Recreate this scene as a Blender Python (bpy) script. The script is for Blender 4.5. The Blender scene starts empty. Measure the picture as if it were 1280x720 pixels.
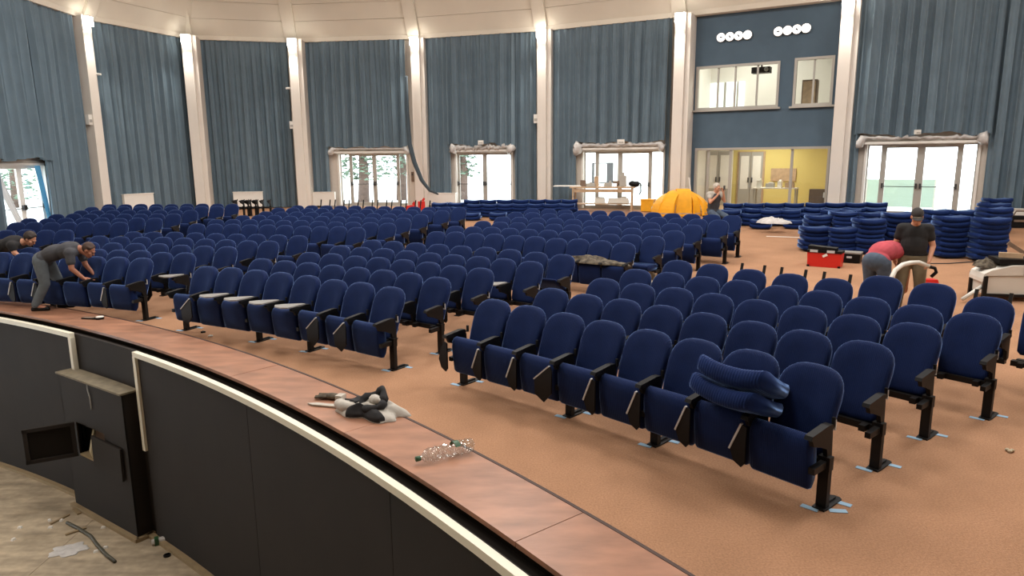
import bpy, bmesh, math, random
from math import sin, cos, pi, radians, hypot, atan2
from mathutils import Vector, Matrix, Quaternion
random.seed(7)
SC = bpy.context.scene
COL = SC.collection

# ------------------------------------------------------------------ camera
FPX, HORIZON, ROLL, EYE = 855.0, 199.1, 0.00887, 2.45
PITCH = math.atan((360 - HORIZON) / FPX)
F_ = Vector((0, cos(PITCH), -sin(PITCH)))
R0_ = Vector((1, 0, 0)); U0_ = Vector((0, sin(PITCH), cos(PITCH)))
R_ = cos(ROLL) * R0_ - sin(ROLL) * U0_
U_ = sin(ROLL) * R0_ + cos(ROLL) * U0_
cam_d = bpy.data.cameras.new('camera'); cam = bpy.data.objects.new('camera', cam_d); COL.objects.link(cam)
cam_d.sensor_width = 36; cam_d.lens = FPX / 1280 * 36; cam_d.clip_start = 0.05; cam_d.clip_end = 500
cam.matrix_world = Matrix(((R_.x, U_.x, -F_.x, 0), (R_.y, U_.y, -F_.y, 0), (R_.z, U_.z, -F_.z, EYE), (0, 0, 0, 1)))
SC.camera = cam

# ------------------------------------------------------------------ light and exposure
SC.view_settings.view_transform = 'Standard'; SC.view_settings.look = 'None'
SC.view_settings.gamma = 1; SC.view_settings.use_curve_mapping = False
SC.view_settings.exposure = 0.0
w = bpy.data.worlds.new('overcast_sky'); SC.world = w; w.use_nodes = True
bg = w.node_tree.nodes['Background']; bg.inputs[0].default_value = (0.86, 0.93, 1.0, 1); bg.inputs[1].default_value = 6.0
CEILING_LAMPS = [(-8, 7), (-1, 7), (6, 7), (-8, 14), (-1, 14), (6, 14), (-7, 20), (0, 19), (12, 12)]
for (lx, ly) in CEILING_LAMPS:
    ld = bpy.data.lights.new('hall_lamp', 'AREA'); ld.shape = 'DISK'; ld.size = 3.0; ld.energy = 430; ld.color = (1.0, 0.97, 0.93)
    lo = bpy.data.objects.new('hall_lamp', ld); COL.objects.link(lo); lo.location = (lx, ly, 10.2)

# ------------------------------------------------------------------ picture point -> place in the hall
C0 = Vector((-13.1, -7.745)); RAKE = 0.0364
def floor_z(x, y): return RAKE * max(0.0, hypot(x - C0.x, y - C0.y) - 25.0)
def ray(px, py): return F_ + R_ * ((px - 640) / FPX) + U_ * ((360 - py) / FPX)
def at(px, py, up=0.0):
    """the spot seen at a pixel that lies `up` above the (raked) floor"""
    z = up
    d = ray(px, py)
    for _ in range(8):
        t = (z - EYE) / d.z; x, y = d.x * t, d.y * t; z = up + floor_z(x, y)
    return Vector((x, y, z))
def at_depth(px, py, depth):
    d = ray(px, py); return Vector((0, 0, EYE)) + d * (depth / d.y)

# ------------------------------------------------------------------ materials
MATS = {}
def mat(name, col, rough=0.6, metal=0.0, noise=0.0, nscale=8.0, bump=0.0, bscale=60.0, sheen=0.0, emit=None, estr=0.0, spec=0.5, coat=0.0, stretch=None, col2=None):
    m = bpy.data.materials.new(name); m.use_nodes = True; nt = m.node_tree; b = nt.nodes['Principled BSDF']
    b.inputs['Base Color'].default_value = (*col, 1); b.inputs['Roughness'].default_value = rough; b.inputs['Metallic'].default_value = metal
    b.inputs['Specular IOR Level'].default_value = spec; b.inputs['Coat Weight'].default_value = coat
    if sheen:
        b.inputs['Sheen Weight'].default_value = sheen; b.inputs['Sheen Roughness'].default_value = 0.28
        b.inputs['Sheen Tint'].default_value = (0.32, 0.52, 1, 1)
    if emit: b.inputs['Emission Color'].default_value = (*emit, 1); b.inputs['Emission Strength'].default_value = estr
    tc = nt.nodes.new('ShaderNodeTexCoord'); vec = tc.outputs['Object']
    if stretch:
        mp = nt.nodes.new('ShaderNodeMapping'); mp.inputs['Scale'].default_value = stretch; nt.links.new(vec, mp.inputs['Vector']); vec = mp.outputs[0]
    if noise or col2:
        n = nt.nodes.new('ShaderNodeTexNoise'); n.inputs['Scale'].default_value = nscale; n.inputs['Detail'].default_value = 6; nt.links.new(vec, n.inputs['Vector'])
        r = nt.nodes.new('ShaderNodeValToRGB'); nt.links.new(n.outputs[0], r.inputs[0])
        r.color_ramp.elements[0].position = 0.32; r.color_ramp.elements[1].position = 0.68
        c2 = col2 or tuple(min(1, c * (1 + noise)) for c in col)
        r.color_ramp.elements[0].color = (*[c * (1 - noise) for c in col], 1); r.color_ramp.elements[1].color = (*c2, 1)
        nt.links.new(r.outputs[0], b.inputs['Base Color'])
    if bump:
        n2 = nt.nodes.new('ShaderNodeTexNoise'); n2.inputs['Scale'].default_value = bscale; n2.inputs['Detail'].default_value = 4; nt.links.new(vec, n2.inputs['Vector'])
        bp = nt.nodes.new('ShaderNodeBump'); bp.inputs['Strength'].default_value = bump; bp.inputs['Distance'].default_value = 0.01
        nt.links.new(n2.outputs[0], bp.inputs['Height']); nt.links.new(bp.outputs[0], b.inputs['Normal'])
    MATS[name] = m; return m
def srgb(r, g, b):
    f = lambda c: (c / 255 / 12.92) if c / 255 <= 0.04045 else ((c / 255 + 0.055) / 1.055) ** 2.4
    return (f(r), f(g), f(b))
def glass_mat(name, tint=(1, 1, 1), gloss=0.03, rough=0.02):
    m = bpy.data.materials.new(name); m.use_nodes = True; nt = m.node_tree; nt.nodes.clear()
    o = nt.nodes.new('ShaderNodeOutputMaterial'); mx = nt.nodes.new('ShaderNodeMixShader'); t = nt.nodes.new('ShaderNodeBsdfTransparent'); g = nt.nodes.new('ShaderNodeBsdfGlossy')
    t.inputs[0].default_value = (*tint, 1); g.inputs['Roughness'].default_value = rough
    fr = nt.nodes.new('ShaderNodeLayerWeight'); fr.inputs[0].default_value = 0.5
    pw = nt.nodes.new('ShaderNodeMath'); pw.operation = 'POWER'; pw.inputs[1].default_value = 4.0; nt.links.new(fr.outputs['Facing'], pw.inputs[0])
    ad = nt.nodes.new('ShaderNodeMath'); ad.operation = 'MULTIPLY_ADD'; ad.inputs[1].default_value = 0.6; ad.inputs[2].default_value = gloss; ad.use_clamp = True
    nt.links.new(pw.outputs[0], ad.inputs[0])
    nt.links.new(ad.outputs[0], mx.inputs[0]); nt.links.new(t.outputs[0], mx.inputs[1]); nt.links.new(g.outputs[0], mx.inputs[2]); nt.links.new(mx.outputs[0], o.inputs[0])
    MATS[name] = m; return m
def ribbed(m, scale, strength, axis='X'):
    """fine woven ribs as relief"""
    nt = m.node_tree; b = nt.nodes['Principled BSDF']; tc = nt.nodes.new('ShaderNodeTexCoord'); wv = nt.nodes.new('ShaderNodeTexWave')
    wv.bands_direction = axis; wv.inputs['Scale'].default_value = scale; wv.inputs['Distortion'].default_value = 0.6; wv.inputs['Detail'].default_value = 1
    bp = nt.nodes.new('ShaderNodeBump'); bp.inputs['Strength'].default_value = strength; bp.inputs['Distance'].default_value = 0.01
    nt.links.new(tc.outputs['Object'], wv.inputs['Vector']); nt.links.new(wv.outputs['Fac'], bp.inputs['Height']); nt.links.new(bp.outputs[0], b.inputs['Normal'])

M_carpet = mat('carpet', srgb(163, 124, 96), 0.95, noise=0.10, nscale=1.3, bump=0.5, bscale=180, spec=0.1)
def speckle(m, scale, amt):
    nt = m.node_tree; b = nt.nodes['Principled BSDF']; src = b.inputs['Base Color'].links[0].from_socket
    tc = nt.nodes.new('ShaderNodeTexCoord'); n = nt.nodes.new('ShaderNodeTexNoise'); n.inputs['Scale'].default_value = scale; n.inputs['Detail'].default_value = 2
    nt.links.new(tc.outputs['Object'], n.inputs['Vector']); mr = nt.nodes.new('ShaderNodeMapRange'); mr.inputs[1].default_value = 0.3; mr.inputs[2].default_value = 0.7; mr.inputs[3].default_value = 1 - amt; mr.inputs[4].default_value = 1 + amt
    nt.links.new(n.outputs[0], mr.inputs[0]); mx = nt.nodes.new('ShaderNodeVectorMath'); mx.operation = 'SCALE'
    nt.links.new(src, mx.inputs[0]); nt.links.new(mr.outputs[0], mx.inputs['Scale']); nt.links.new(mx.outputs[0], b.inputs['Base Color'])
speckle(M_carpet, 70, 0.16)
M_wood = mat('varnished_wood', srgb(154, 110, 86), 0.36, noise=0.24, nscale=2.5, bump=0.04, bscale=30, coat=0.0, spec=0.45, stretch=(1.0, 3.0, 1.0))
M_pit = mat('worn_pit_floor', srgb(168, 152, 128), 0.75, noise=0.28, nscale=1.8, bump=0.1, bscale=20, stretch=(1, 4, 1))
speckle(M_pit, 9, 0.12)
M_black = mat('black_painted_wood', srgb(36, 30, 26), 0.75, noise=0.15, nscale=1.5, spec=0.3)
M_ledge = mat('dark_ledge', srgb(30, 26, 22), 0.9, spec=0.1)
M_trim = mat('pale_metal_trim', srgb(226, 220, 200), 0.45)
M_tan = mat('tan_skirting', srgb(150, 130, 98), 0.6, noise=0.1)
M_cream = mat('cream_plaster', srgb(230, 222, 206), 0.85, noise=0.04, nscale=0.7)
M_colm = mat('column_paint', srgb(224, 216, 206), 0.8, noise=0.03, nscale=1)
M_wall = mat('wall_paint', srgb(214, 204, 192), 0.85, noise=0.03)
M_bluewall = mat('blue_wall', srgb(82, 102, 118), 0.85, noise=0.05, nscale=2)
M_curtain = mat('curtain_cloth', srgb(112, 129, 140), 0.9, noise=0.06, nscale=2, spec=0.15)
M_plastic = mat('grey_plastic_wrap', srgb(196, 192, 188), 0.35, noise=0.1, nscale=12, bump=0.6, bscale=25)
M_white = mat('white_paint', srgb(232, 228, 220), 0.5)
M_alu = mat('grey_aluminium', srgb(176, 172, 164), 0.45, metal=0.2)
M_dark = mat('dark_metal', srgb(46, 44, 44), 0.5)
M_glass = glass_mat('window_glass', (0.97, 0.99, 0.99))
M_boothglass = glass_mat('booth_glass', (0.94, 0.96, 0.95), 0.04)
M_velvet = mat('navy_velvet', srgb(8, 28, 70), 0.85, sheen=1.0, spec=0.2, noise=0.10, nscale=6)
ribbed(M_velvet, 22, 0.25, 'X')
M_pad = mat('blue_pad_velvet', srgb(10, 33, 80), 0.85, sheen=0.8, spec=0.2, noise=0.12, nscale=7)
M_plas = mat('black_plastic', srgb(15, 14, 14), 0.5, spec=0.2)
M_steel = mat('black_steel', srgb(20, 18, 17), 0.5, spec=0.25)
M_tablet = mat('grey_laminate', srgb(140, 137, 132), 0.4)
M_edge = mat('grey_edge', srgb(186, 186, 186), 0.4)
M_tape = mat('blue_masking_tape', srgb(146, 180, 205), 0.7)
ribbed(M_pad, 16, 0.35, 'X')
M_yellow = mat('yellow_foam', srgb(238, 168, 24), 0.6, noise=0.06)
M_redplas = mat('red_plastic', srgb(205, 36, 26), 0.4)
M_skin = mat('skin', srgb(196, 140, 110), 0.6, noise=0.05)
M_skin2 = mat('tanned_skin', srgb(158, 104, 80), 0.6, noise=0.05)
M_blackcloth = mat('black_cotton', srgb(30, 29, 30), 0.9, noise=0.15)
M_greycloth = mat('charcoal_cotton', srgb(62, 62, 66), 0.9, noise=0.15)
M_greypant = mat('grey_work_cloth', srgb(88, 94, 98), 0.9, noise=0.15)
M_redcloth = mat('red_cotton', srgb(178, 72, 82), 0.9, noise=0.10)
M_jeans = mat('blue_denim', srgb(72, 84, 100), 0.9, noise=0.2, nscale=10)
M_khaki = mat('khaki_cloth', srgb(118, 108, 86), 0.9, noise=0.12)
M_hairdark = mat('dark_hair', srgb(48, 36, 30), 0.7, noise=0.2, nscale=30)
M_hairgrey = mat('grey_hair', srgb(190, 180, 168), 0.8, noise=0.15, nscale=30)
M_hairshort = mat('cropped_hair', srgb(70, 52, 44), 0.8)
M_eye = mat('eye_dark', srgb(25, 20, 18), 0.3)
M_cap = mat('dark_cap_cloth', srgb(52, 48, 46), 0.9)
M_lamp = mat('lamp_glow', (1, 1, 1), 0.5, emit=(1.0, 0.95, 0.86), estr=30)
M_disc = mat('lit_disc', (1, 1, 1), 0.5, emit=(1.0, 0.98, 0.94), estr=2.6)
M_yellowwall = mat('yellow_wall', srgb(226, 206, 128), 0.85)
M_lightwood = mat('light_timber', srgb(190, 160, 128), 0.6, noise=0.15)
M_jgrey = mat('pale_grey_fleece', srgb(182, 176, 166), 0.95, noise=0.1, nscale=14, bump=0.3)
M_camo = mat('olive_brown_cloth', srgb(66, 58, 50), 0.95, noise=0.4, nscale=14, col2=srgb(112, 102, 86))
M_beige = mat('beige_cloth', srgb(190, 176, 150), 0.95, noise=0.1)
M_green = mat('green_plastic', srgb(40, 82, 50), 0.4)
M_leaf = mat('tree_leaves', srgb(104, 124, 106), 0.8, noise=0.3, nscale=4)
M_bark = mat('bark', srgb(96, 78, 70), 0.9, noise=0.2)
M_ground = mat('pale_paving', srgb(222, 224, 218), 0.9, noise=0.08)
M_house = mat('white_render', srgb(235, 232, 226), 0.8)
M_machine = mat('off_white_plastic', srgb(214, 210, 200), 0.4)
M_bluedrape = mat('bright_blue_cloth', srgb(86, 160, 205), 0.8)
M_sheer = mat('white_sheer', srgb(225, 230, 232), 0.8)
M_browncard = mat('brown_board', srgb(120, 100, 84), 0.7, noise=0.1)
M_pet = glass_mat('clear_bottle_plastic', (0.95, 0.97, 0.97), 0.22, 0.12)

# ------------------------------------------------------------------ mesh builders
class MB:
    def __init__(s): s.v = []; s.f = []; s.mi = []; s.cur = 0
    def add(s, vs, fs):
        k = len(s.v); s.v += [tuple(p) for p in vs]; s.f += [tuple(i + k for i in q) for q in fs]; s.mi += [s.cur] * len(fs); return s
    def box(s, c, d, rot=None, taper=1.0):
        hx, hy, hz = d[0] / 2, d[1] / 2, d[2] / 2; ps = []
        for z in (-hz, hz):
            k = taper if z > 0 else 1
            ps += [(-hx * k, -hy * k, z), (hx * k, -hy * k, z), (hx * k, hy * k, z), (-hx * k, hy * k, z)]
        ps = [Vector(p) for p in ps]
        if rot is not None: ps = [rot @ p for p in ps]
        return s.add([p + Vector(c) for p in ps], [(0, 3, 2, 1), (4, 5, 6, 7), (0, 1, 5, 4), (1, 2, 6, 5), (2, 3, 7, 6), (3, 0, 4, 7)])
    def bar(s, p, q, wd, ht, up=(0, 0, 1)):
        p, q = Vector(p), Vector(q); d = (q - p); L = d.length; d.normalize(); u = Vector(up)
        if abs(d.dot(u)) > 0.98: u = Vector((0, 1, 0))
        r = d.cross(u).normalized(); u = r.cross(d)
        m = Matrix((r, d, u)).transposed()
        return s.box((p + q) / 2, (wd, L, ht), m)
    def tube(s, pts, rad, n=8, cap=True):
        pts = [Vector(p) for p in pts]; rads = rad if isinstance(rad, (list, tuple)) else [rad] * len(pts); vs = []; fs = []
        prev = None
        for i, p in enumerate(pts):
            d = (pts[min(i + 1, len(pts) - 1)] - pts[max(i - 1, 0)]).normalized()
            a = prev if prev is not None else (Vector((0, 0, 1)) if abs(d.z) < 0.9 else Vector((1, 0, 0)))
            r = d.cross(a)
            if r.length < 1e-4: r = d.cross(Vector((1, 0, 0.3)))
            r.normalize(); u = r.cross(d).normalized(); prev = u
            for k in range(n):
                t = 2 * pi * k / n; vs.append(p + (r * cos(t) + u * sin(t)) * rads[i])
        for i in range(len(pts) - 1):
            for k in range(n): fs.append((i * n + k, i * n + (k + 1) % n, (i + 1) * n + (k + 1) % n, (i + 1) * n + k))
        if cap: fs.append(tuple(range(n))[::-1]); fs.append(tuple((len(pts) - 1) * n + k for k in range(n)))
        return s.add(vs, fs)
    def ell(s, c, r, rot=None, nu=12, nv=8):
        vs = []; fs = []; c = Vector(c); r = (r, r, r) if isinstance(r, (int, float)) else r
        for j in range(nv + 1):
            t = pi * j / nv
            for i in range(nu):
                a = 2 * pi * i / nu; p = Vector((r[0] * sin(t) * cos(a), r[1] * sin(t) * sin(a), r[2] * cos(t)))
                vs.append((rot @ p if rot is not None else p) + c)
        for j in range(nv):
            for i in range(nu):
                q = (j * nu + i, (j + 1) * nu + i, (j + 1) * nu + (i + 1) % nu, j * nu + (i + 1) % nu); fs.append(q)
        return s.add(vs, fs)
    def cap(s, p, r0, q, r1, n=12):
        """tapered capsule"""
        p, q = Vector(p), Vector(q); d = (q - p); L = max(d.length, 1e-5); d = d / L
        pts = []; rr = []
        for k in range(4): t = pi / 2 * (1 - k / 4); pts.append(p - d * (r0 * sin(t))); rr.append(max(1e-4, r0 * cos(t)))
        for k in range(5): pts.append(p + d * (L * k / 4)); rr.append(r0 + (r1 - r0) * k / 4)
        for k in range(1, 5): t = pi / 2 * k / 4; pts.append(q + d * (r1 * sin(t))); rr.append(max(1e-4, r1 * cos(t)))
        return s.tube(pts, rr, n)
    def prism(s, poly, axis, lo, hi):
        """extrude a 2D polygon; axis 'x': poly is (y,z), 'y': (x,z), 'z': (x,y)"""
        n = len(poly); put = {'x': lambda a, b, t: (t, a, b), 'y': lambda a, b, t: (a, t, b), 'z': lambda a, b, t: (a, b, t)}[axis]
        vs = [put(a, b, lo) for a, b in poly] + [put(a, b, hi) for a, b in poly]
        fs = [tuple(range(n))[::-1], tuple(range(n, 2 * n))] + [(i, (i + 1) % n, n + (i + 1) % n, n + i) for i in range(n)]
        return s.add(vs, fs)
    def lathe(s, prof, n=16, M=None):
        vs = []; fs = []
        for (r, z) in prof:
            for k in range(n):
                p = Vector((r * cos(2 * pi * k / n), r * sin(2 * pi * k / n), z)); vs.append(M @ p if M is not None else p)
        for i in range(len(prof) - 1):
            for k in range(n): fs.append((i * n + k, i * n + (k + 1) % n, (i + 1) * n + (k + 1) % n, (i + 1) * n + k))
        fs.append(tuple(range(n))[::-1]); fs.append(tuple((len(prof) - 1) * n + k for k in range(n)))
        return s.add(vs, fs)
    def mesh(s, name, mats, smooth=False):
        me = bpy.data.meshes.new(name); me.from_pydata(s.v, [], s.f); me.update()
        bm = bmesh.new(); bm.from_mesh(me); bmesh.ops.recalc_face_normals(bm, faces=bm.faces); bm.to_mesh(me); bm.free()
        for m in (mats if isinstance(mats, (list, tuple)) else [mats]): me.materials.append(m)
        for i, p in enumerate(me.polygons):
            p.use_smooth = smooth
            if len(s.mi) == len(me.polygons): p.material_index = s.mi[i]
        return me
    def build(s, name, mats, parent=None, smooth=False, **kw):
        return obj(name, s.mesh(name, mats, smooth), parent, **kw)
def obj(name, me, parent=None, loc=None, rz=None, **kw):
    o = bpy.data.objects.new(name, me); COL.objects.link(o)
    if parent is not None: o.parent = parent
    if loc is not None: o.location = loc
    if rz is not None: o.rotation_euler = (0, 0, rz)
    for k, v in kw.items(): o[k] = v
    return o
def thing(name, label, cat, loc=(0, 0, 0), rz=0.0, group=None):
    o = obj(name, None, None, loc, rz, label=label, category=cat); o.empty_display_size = 0.1
    if group: o['group'] = group
    return o
def tag(o, label, cat, group=None):
    o['label'] = label; o['category'] = cat
    if group: o['group'] = group
    return o
def struct(name, loc=(0, 0, 0), rz=0.0):
    o = obj(name, None, None, loc, rz, kind='structure'); return o
ORD = ['zeroth', 'first', 'second', 'third', 'fourth', 'fifth', 'sixth', 'seventh', 'eighth', 'ninth', 'tenth', 'eleventh', 'twelfth', 'thirteenth']
NUM = ['zero', 'one', 'two', 'three', 'four', 'five', 'six', 'seven']

# ------------------------------------------------------------------ the hall: floor, stage edge, pit
CS = Vector((-19.42, -10.99)); R_EDGE, R_NOSE, R_WALL, PIT, KZ = 25.04, 24.46, 24.33, -2.55, 0.12
def cyl(a, r, z=0.0): return Vector((CS.x + r * cos(radians(a)), CS.y + r * sin(radians(a)), z))
WALL_V = [(-15.1, 4.0), (-14.95, 25.1), (-13.15, 29.35), (-9.15, 30.35), (-3.85, 29.75), (1.35, 28.2), (6.15, 25.75), (10.8, 23.05), (15.35, 19.85), (20.5, 13.0), (20.5, -14.0)]
V = [Vector(p) for p in WALL_V]
def carpet():
    s = MB(); na = 92; ring = [R_EDGE + 0.018, 25.4, 26.1, 26.8, 27.5, 28.5, 30, 32, 34, 36, 38, 40, 43, 47, 52, 58]
    vs = []; fs = []
    poly = V + [Vector((-15.1, -14))]
    def reach(an):
        dx, dy = cos(radians(an)), sin(radians(an)); best = 0.0
        for k in range(len(poly) - 1):
            a_, b_ = poly[k], poly[k + 1]; ex, ey = b_.x - a_.x, b_.y - a_.y; den = dx * ey - dy * ex
            if abs(den) < 1e-9: continue
            wx, wy = a_.x - CS.x, a_.y - CS.y; t = (wx * ey - wy * ex) / den; u = (wx * dy - wy * dx) / den
            if t > 1 and -1e-6 <= u <= 1 + 1e-6: best = max(best, t)
        return (best or 40.0) + 0.12
    for a in range(na + 1):
        an = -8 + 91.2 * a / na; top = max(R_EDGE + 0.05, reach(an))
        for r in [R_EDGE + 0.002 + (min(top, 60) - R_EDGE) * (q / 13.0) ** 1.3 for q in range(14)]:
            p = cyl(an, r); vs.append((p.x, p.y, floor_z(p.x, p.y)))
    n = 14
    for a in range(na):
        for k in range(n - 1): fs.append((a * n + k, a * n + k + 1, (a + 1) * n + k + 1, (a + 1) * n + k))
    s.add(vs, fs)
    return s
fl = carpet().build('floor', M_carpet, None, True, kind='structure')
# wooden kerb of boards along the stage edge
def arc_slab(s, a0, a1, r0, r1, z0, z1, n):
    vs = []; fs = []
    for i in range(n + 1):
        a = a0 + (a1 - a0) * i / n
        for (r, z) in ((r0, z0), (r1, z0), (r1, z1), (r0, z1)): vs.append(cyl(a, r, z))
    for i in range(n):
        b = 4 * i
        for k in range(4): fs.append((b + k, b + (k + 1) % 4, b + 4 + (k + 1) % 4, b + 4 + k))
    fs += [(0, 1, 2, 3), (4 * n + 3, 4 * n + 2, 4 * n + 1, 4 * n)]
    return s.add(vs, fs)
kerb = struct('trim_1')
edges = [-8, 3, 14, 25, 31.5, 37.42, 42.8, 48.2, 53.6, 59.0, 64.4, 69.8, 75.0, 79.6]
for a0, a1 in zip(edges, edges[1:]):
    arc_slab(MB(), a0 + 0.008, a1 - 0.008, R_NOSE, R_EDGE - 0.006, KZ - 0.035, KZ + random.uniform(0, 0.002), 10).build('board', M_wood, kerb)
arc_slab(MB(), -8, 79.6, R_NOSE + 0.03, R_EDGE - 0.01, -0.16, KZ - 0.04, 70).build('bearer', M_ledge, kerb)
arc_slab(MB(), -8, 79.6, R_EDGE - 0.004, R_EDGE + 0.022, -0.02, KZ + 0.004, 80).build('edge_strip', mat('shadow_gap_dark', srgb(58, 34, 24), 0.6), kerb)  # dark strip painted in for the shadow gap between kerb and carpet
# parapet wall of the pit: three black panels, dark ledge, pale trims, skirting
para = struct('wall_pit')
A_L, A_R = 57.45, 53.15
def px_ang(): pass
arc_slab(MB(), A_L, 79.6, R_WALL, R_WALL + 0.06, PIT, 0.045, 24).build('panel', M_black, para)
arc_slab(MB(), A_R, A_L, R_WALL + 0.035, R_WALL + 0.08, PIT, 0.045, 8).build('panel', M_black, para)
segs = [A_R, 46.8, 40.6, 34.4, 27, 14, 0, -8]
for a1, a0 in zip(segs, segs[1:]): arc_slab(MB(), a0 + 0.01, a1 - 0.01, R_WALL, R_WALL + 0.06, PIT, 0.045, 12).build('panel', M_black, para)
arc_slab(MB(), -8, 79.6, R_WALL + 0.04, R_NOSE + 0.1, -0.10, 0.02, 80).build('ledge', M_ledge, para)
t1 = struct('trim_2')
arc_slab(MB(), A_L - 0.1, 79.6, R_WALL - 0.035, R_WALL + 0.03, 0.0, 0.065, 24).build('strip', M_trim, t1)
arc_slab(MB(), -8, A_R + 0.1, R_WALL - 0.035, R_WALL + 0.03, 0.0, 0.065, 60).build('strip', M_trim, t1)
arc_slab(MB(), A_L - 0.12, A_L + 0.05, R_WALL - 0.035, R_WALL + 0.03, -0.56, 0.0, 2).build('strip', M_trim, t1)
arc_slab(MB(), A_R - 0.05, A_R + 0.12, R_WALL - 0.035, R_WALL + 0.03, -1.28, 0.0, 2).build('strip', M_trim, t1)
bb = struct('baseboard_pit')
arc_slab(MB(), A_L - 0.2, 79.6, R_WALL - 0.07, R_WALL + 0.01, PIT, PIT + 0.05, 24).build('strip', M_tan, bb)
arc_slab(MB(), -8, A_R + 0.35, R_WALL - 0.07, R_WALL + 0.01, PIT, PIT + 0.05, 60).build('strip', M_tan, bb)
# pit floor in boards
pf = struct('floor_pit')
for i in range(10):
    x0 = -21 + i * 3.0
    s = MB(); s.box((x0 + 1.5, -1.0, PIT - 0.03), (2.994, 30, 0.06)); s.build('board', M_pit, pf)

# the black cupboard box on the pit wall
BX = [Vector((-6.50, 9.40)), Vector((-6.34, 9.63)), Vector((-4.93, 8.62)), Vector((-5.06, 8.43))]
bc = (BX[0] + BX[3]) / 2
bdir = (BX[3] - BX[0]).normalized(); bang = atan2(bdir.y, bdir.x); bw = (BX[3] - BX[0]).length
box_t = thing('wall_cupboard', 'black box cupboard on the dark pit wall with its little hatch hanging open', 'cupboard', (bc.x, bc.y, PIT), bang)
HB = -0.5 - PIT
s = MB()
hx0, hx1, hz0, hz1 = -0.52, 0.28, HB - 1.16, HB - 0.66     # the hatch opening in the front
fy = 0.0; D = 0.24
s = MB()
for (xa, xb, za, zb) in ((-bw / 2, hx0, 0, HB), (hx1, bw / 2, 0, HB), (hx0, hx1, 0, hz0), (hx0, hx1, hz1, HB)):
    s.box(((xa + xb) / 2, fy + 0.01, (za + zb) / 2), (xb - xa, 0.02, zb - za))
s.box((-bw / 2 + 0.01, D / 2, HB / 2), (0.02, D, HB)); s.box((bw / 2 - 0.01, D / 2, HB / 2), (0.02, D, HB))
s.build('body', M_black, box_t)
MB().box((0, 0.12, HB + 0.012), (bw + 0.05, 0.30, 0.024)).build('lid', mat('dusty_lid', srgb(128, 118, 98), 0.8, noise=0.2), box_t)
MB().box((0, 0.23, HB / 2), (bw, 0.02, HB)).build('back_panel', M_black, box_t)
s = MB(); s.box(((hx0 + hx1) / 2 - 0.2, 0.2, (hz0 + hz1) / 2), (0.38, 0.02, 0.46)); s.build('inner_board', mat('brown_ply', srgb(92, 72, 58), 0.8), box_t)
MB().box(((hx0 + hx1) / 2, 0.06, hz0 + 0.01), (hx1 - hx0, 0.12, 0.03)).build('sill', M_tan, box_t)
# open hatch leaf swung out to the left, closed leaf on the right
R1 = Matrix.Rotation(radians(-62), 3, 'Z')
hl = MB(); L = 0.62
for (dx, dz, wx, wz) in ((-L / 2, 0.23, L, 0.05), (-L / 2, -0.23, L, 0.05), (-0.03, 0, 0.05, 0.5), (-L + 0.03, 0, 0.05, 0.5)):
    hl.box(Vector((hx0, -0.02, (hz0 + hz1) / 2)) + R1.inverted() @ Vector((dx, 0, dz)), (wx, 0.03, wz), R1.inverted())
hl.build('door', M_black, box_t)
MB().box(Vector((hx0, -0.02, (hz0 + hz1) / 2)) + R1.inverted() @ Vector((-L / 2, 0.02, 0)), (L - 0.08, 0.01, 0.44), R1.inverted()).build('door', M_ledge, box_t)
MB().box((0.36, -0.03, HB - 0.98), (0.76, 0.03, 0.46), Matrix.Rotation(radians(2), 3, 'Y')).build('door', M_black, box_t)
MB().tube([(-0.02, -0.01, HB), (0.0, -0.015, HB - 0.1), (0.03, -0.012, HB - 0.2), (0.03, -0.012, HB - 0.36)], 0.008, 6).build('cord', M_edge, box_t, True)
MB().tube([(-0.2, 0.1, hz1 - 0.05), (-0.15, 0.03, hz1 - 0.2), (-0.17, 0.0, hz0 + 0.15), (-0.1, 0.0, hz0 + 0.06)], 0.022, 8).build('hose', mat('cream_hose', srgb(200, 190, 160), 0.5), box_t, True)
s = MB(); s.box((0, -0.03, 0.025), (bw + 0.1, 0.06, 0.05)); s.box((bw / 2 + 0.03, 0.13, 0.025), (0.06, 0.32, 0.05)); s.build('skirting', M_tan, box_t)

# ------------------------------------------------------------------ the walls, bay by bay
ZC = 7.36
def bay(i): return V[i], V[i + 1]
def bay_frame(i):
    a, b = bay(i); d = (b - a).normalized(); n = Vector((d.y, -d.x)); return a, d, n, (b - a).length   # n points into the hall
def on_wall(i, px, py, off=0.0):
    """(distance along the bay, height) of the point seen at a pixel on the bay's plane"""
    a, d, n, L = bay_frame(i); r = ray(px, py); o = a + n * off
    t = (o.x * n.x + o.y * n.y) / (r.x * n.x + r.y * n.y); p = r * t
    return (p.x - a.x) * d.x + (p.y - a.y) * d.y, EYE + p.z
def bay_obj(i, kind_name, **kw): 
    a, d, n, L = bay_frame(i); return a, atan2(d.y, d.x)
def wall_bay(name, i, holes, m, z0=-0.3, z1=ZC + 0.1, th=0.24):
    a, d, n, L = bay_frame(i); ang = atan2(d.y, d.x)
    us = sorted({0.0, L, *[h[0] for h in holes], *[h[1] for h in holes]}); zs = sorted({z0, z1, *[h[2] for h in holes], *[h[3] for h in holes]})
    s = MB()
    for u0, u1 in zip(us, us[1:]):
        run = None
        for q0, q1 in zip(zs, zs[1:]):
            um, zm = (u0 + u1) / 2, (q0 + q1) / 2
            if any(h[0] < um < h[1] and h[2] < zm < h[3] for h in holes): continue
            s.box((um, th / 2, zm), (u1 - u0, th, q1 - q0))
    return s.build(name, m, None, False, kind='structure').__setattr__('location', (a.x, a.y, 0)) or setloc(ang)
def setloc(ang):
    o = COL.objects[-1]; o.rotation_euler = (0, 0, ang); return o
DOORS = {}
def fz(i, u): 
    a, d, n, L = bay_frame(i); p = a + d * u; return floor_z(p.x, p.y)
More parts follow.
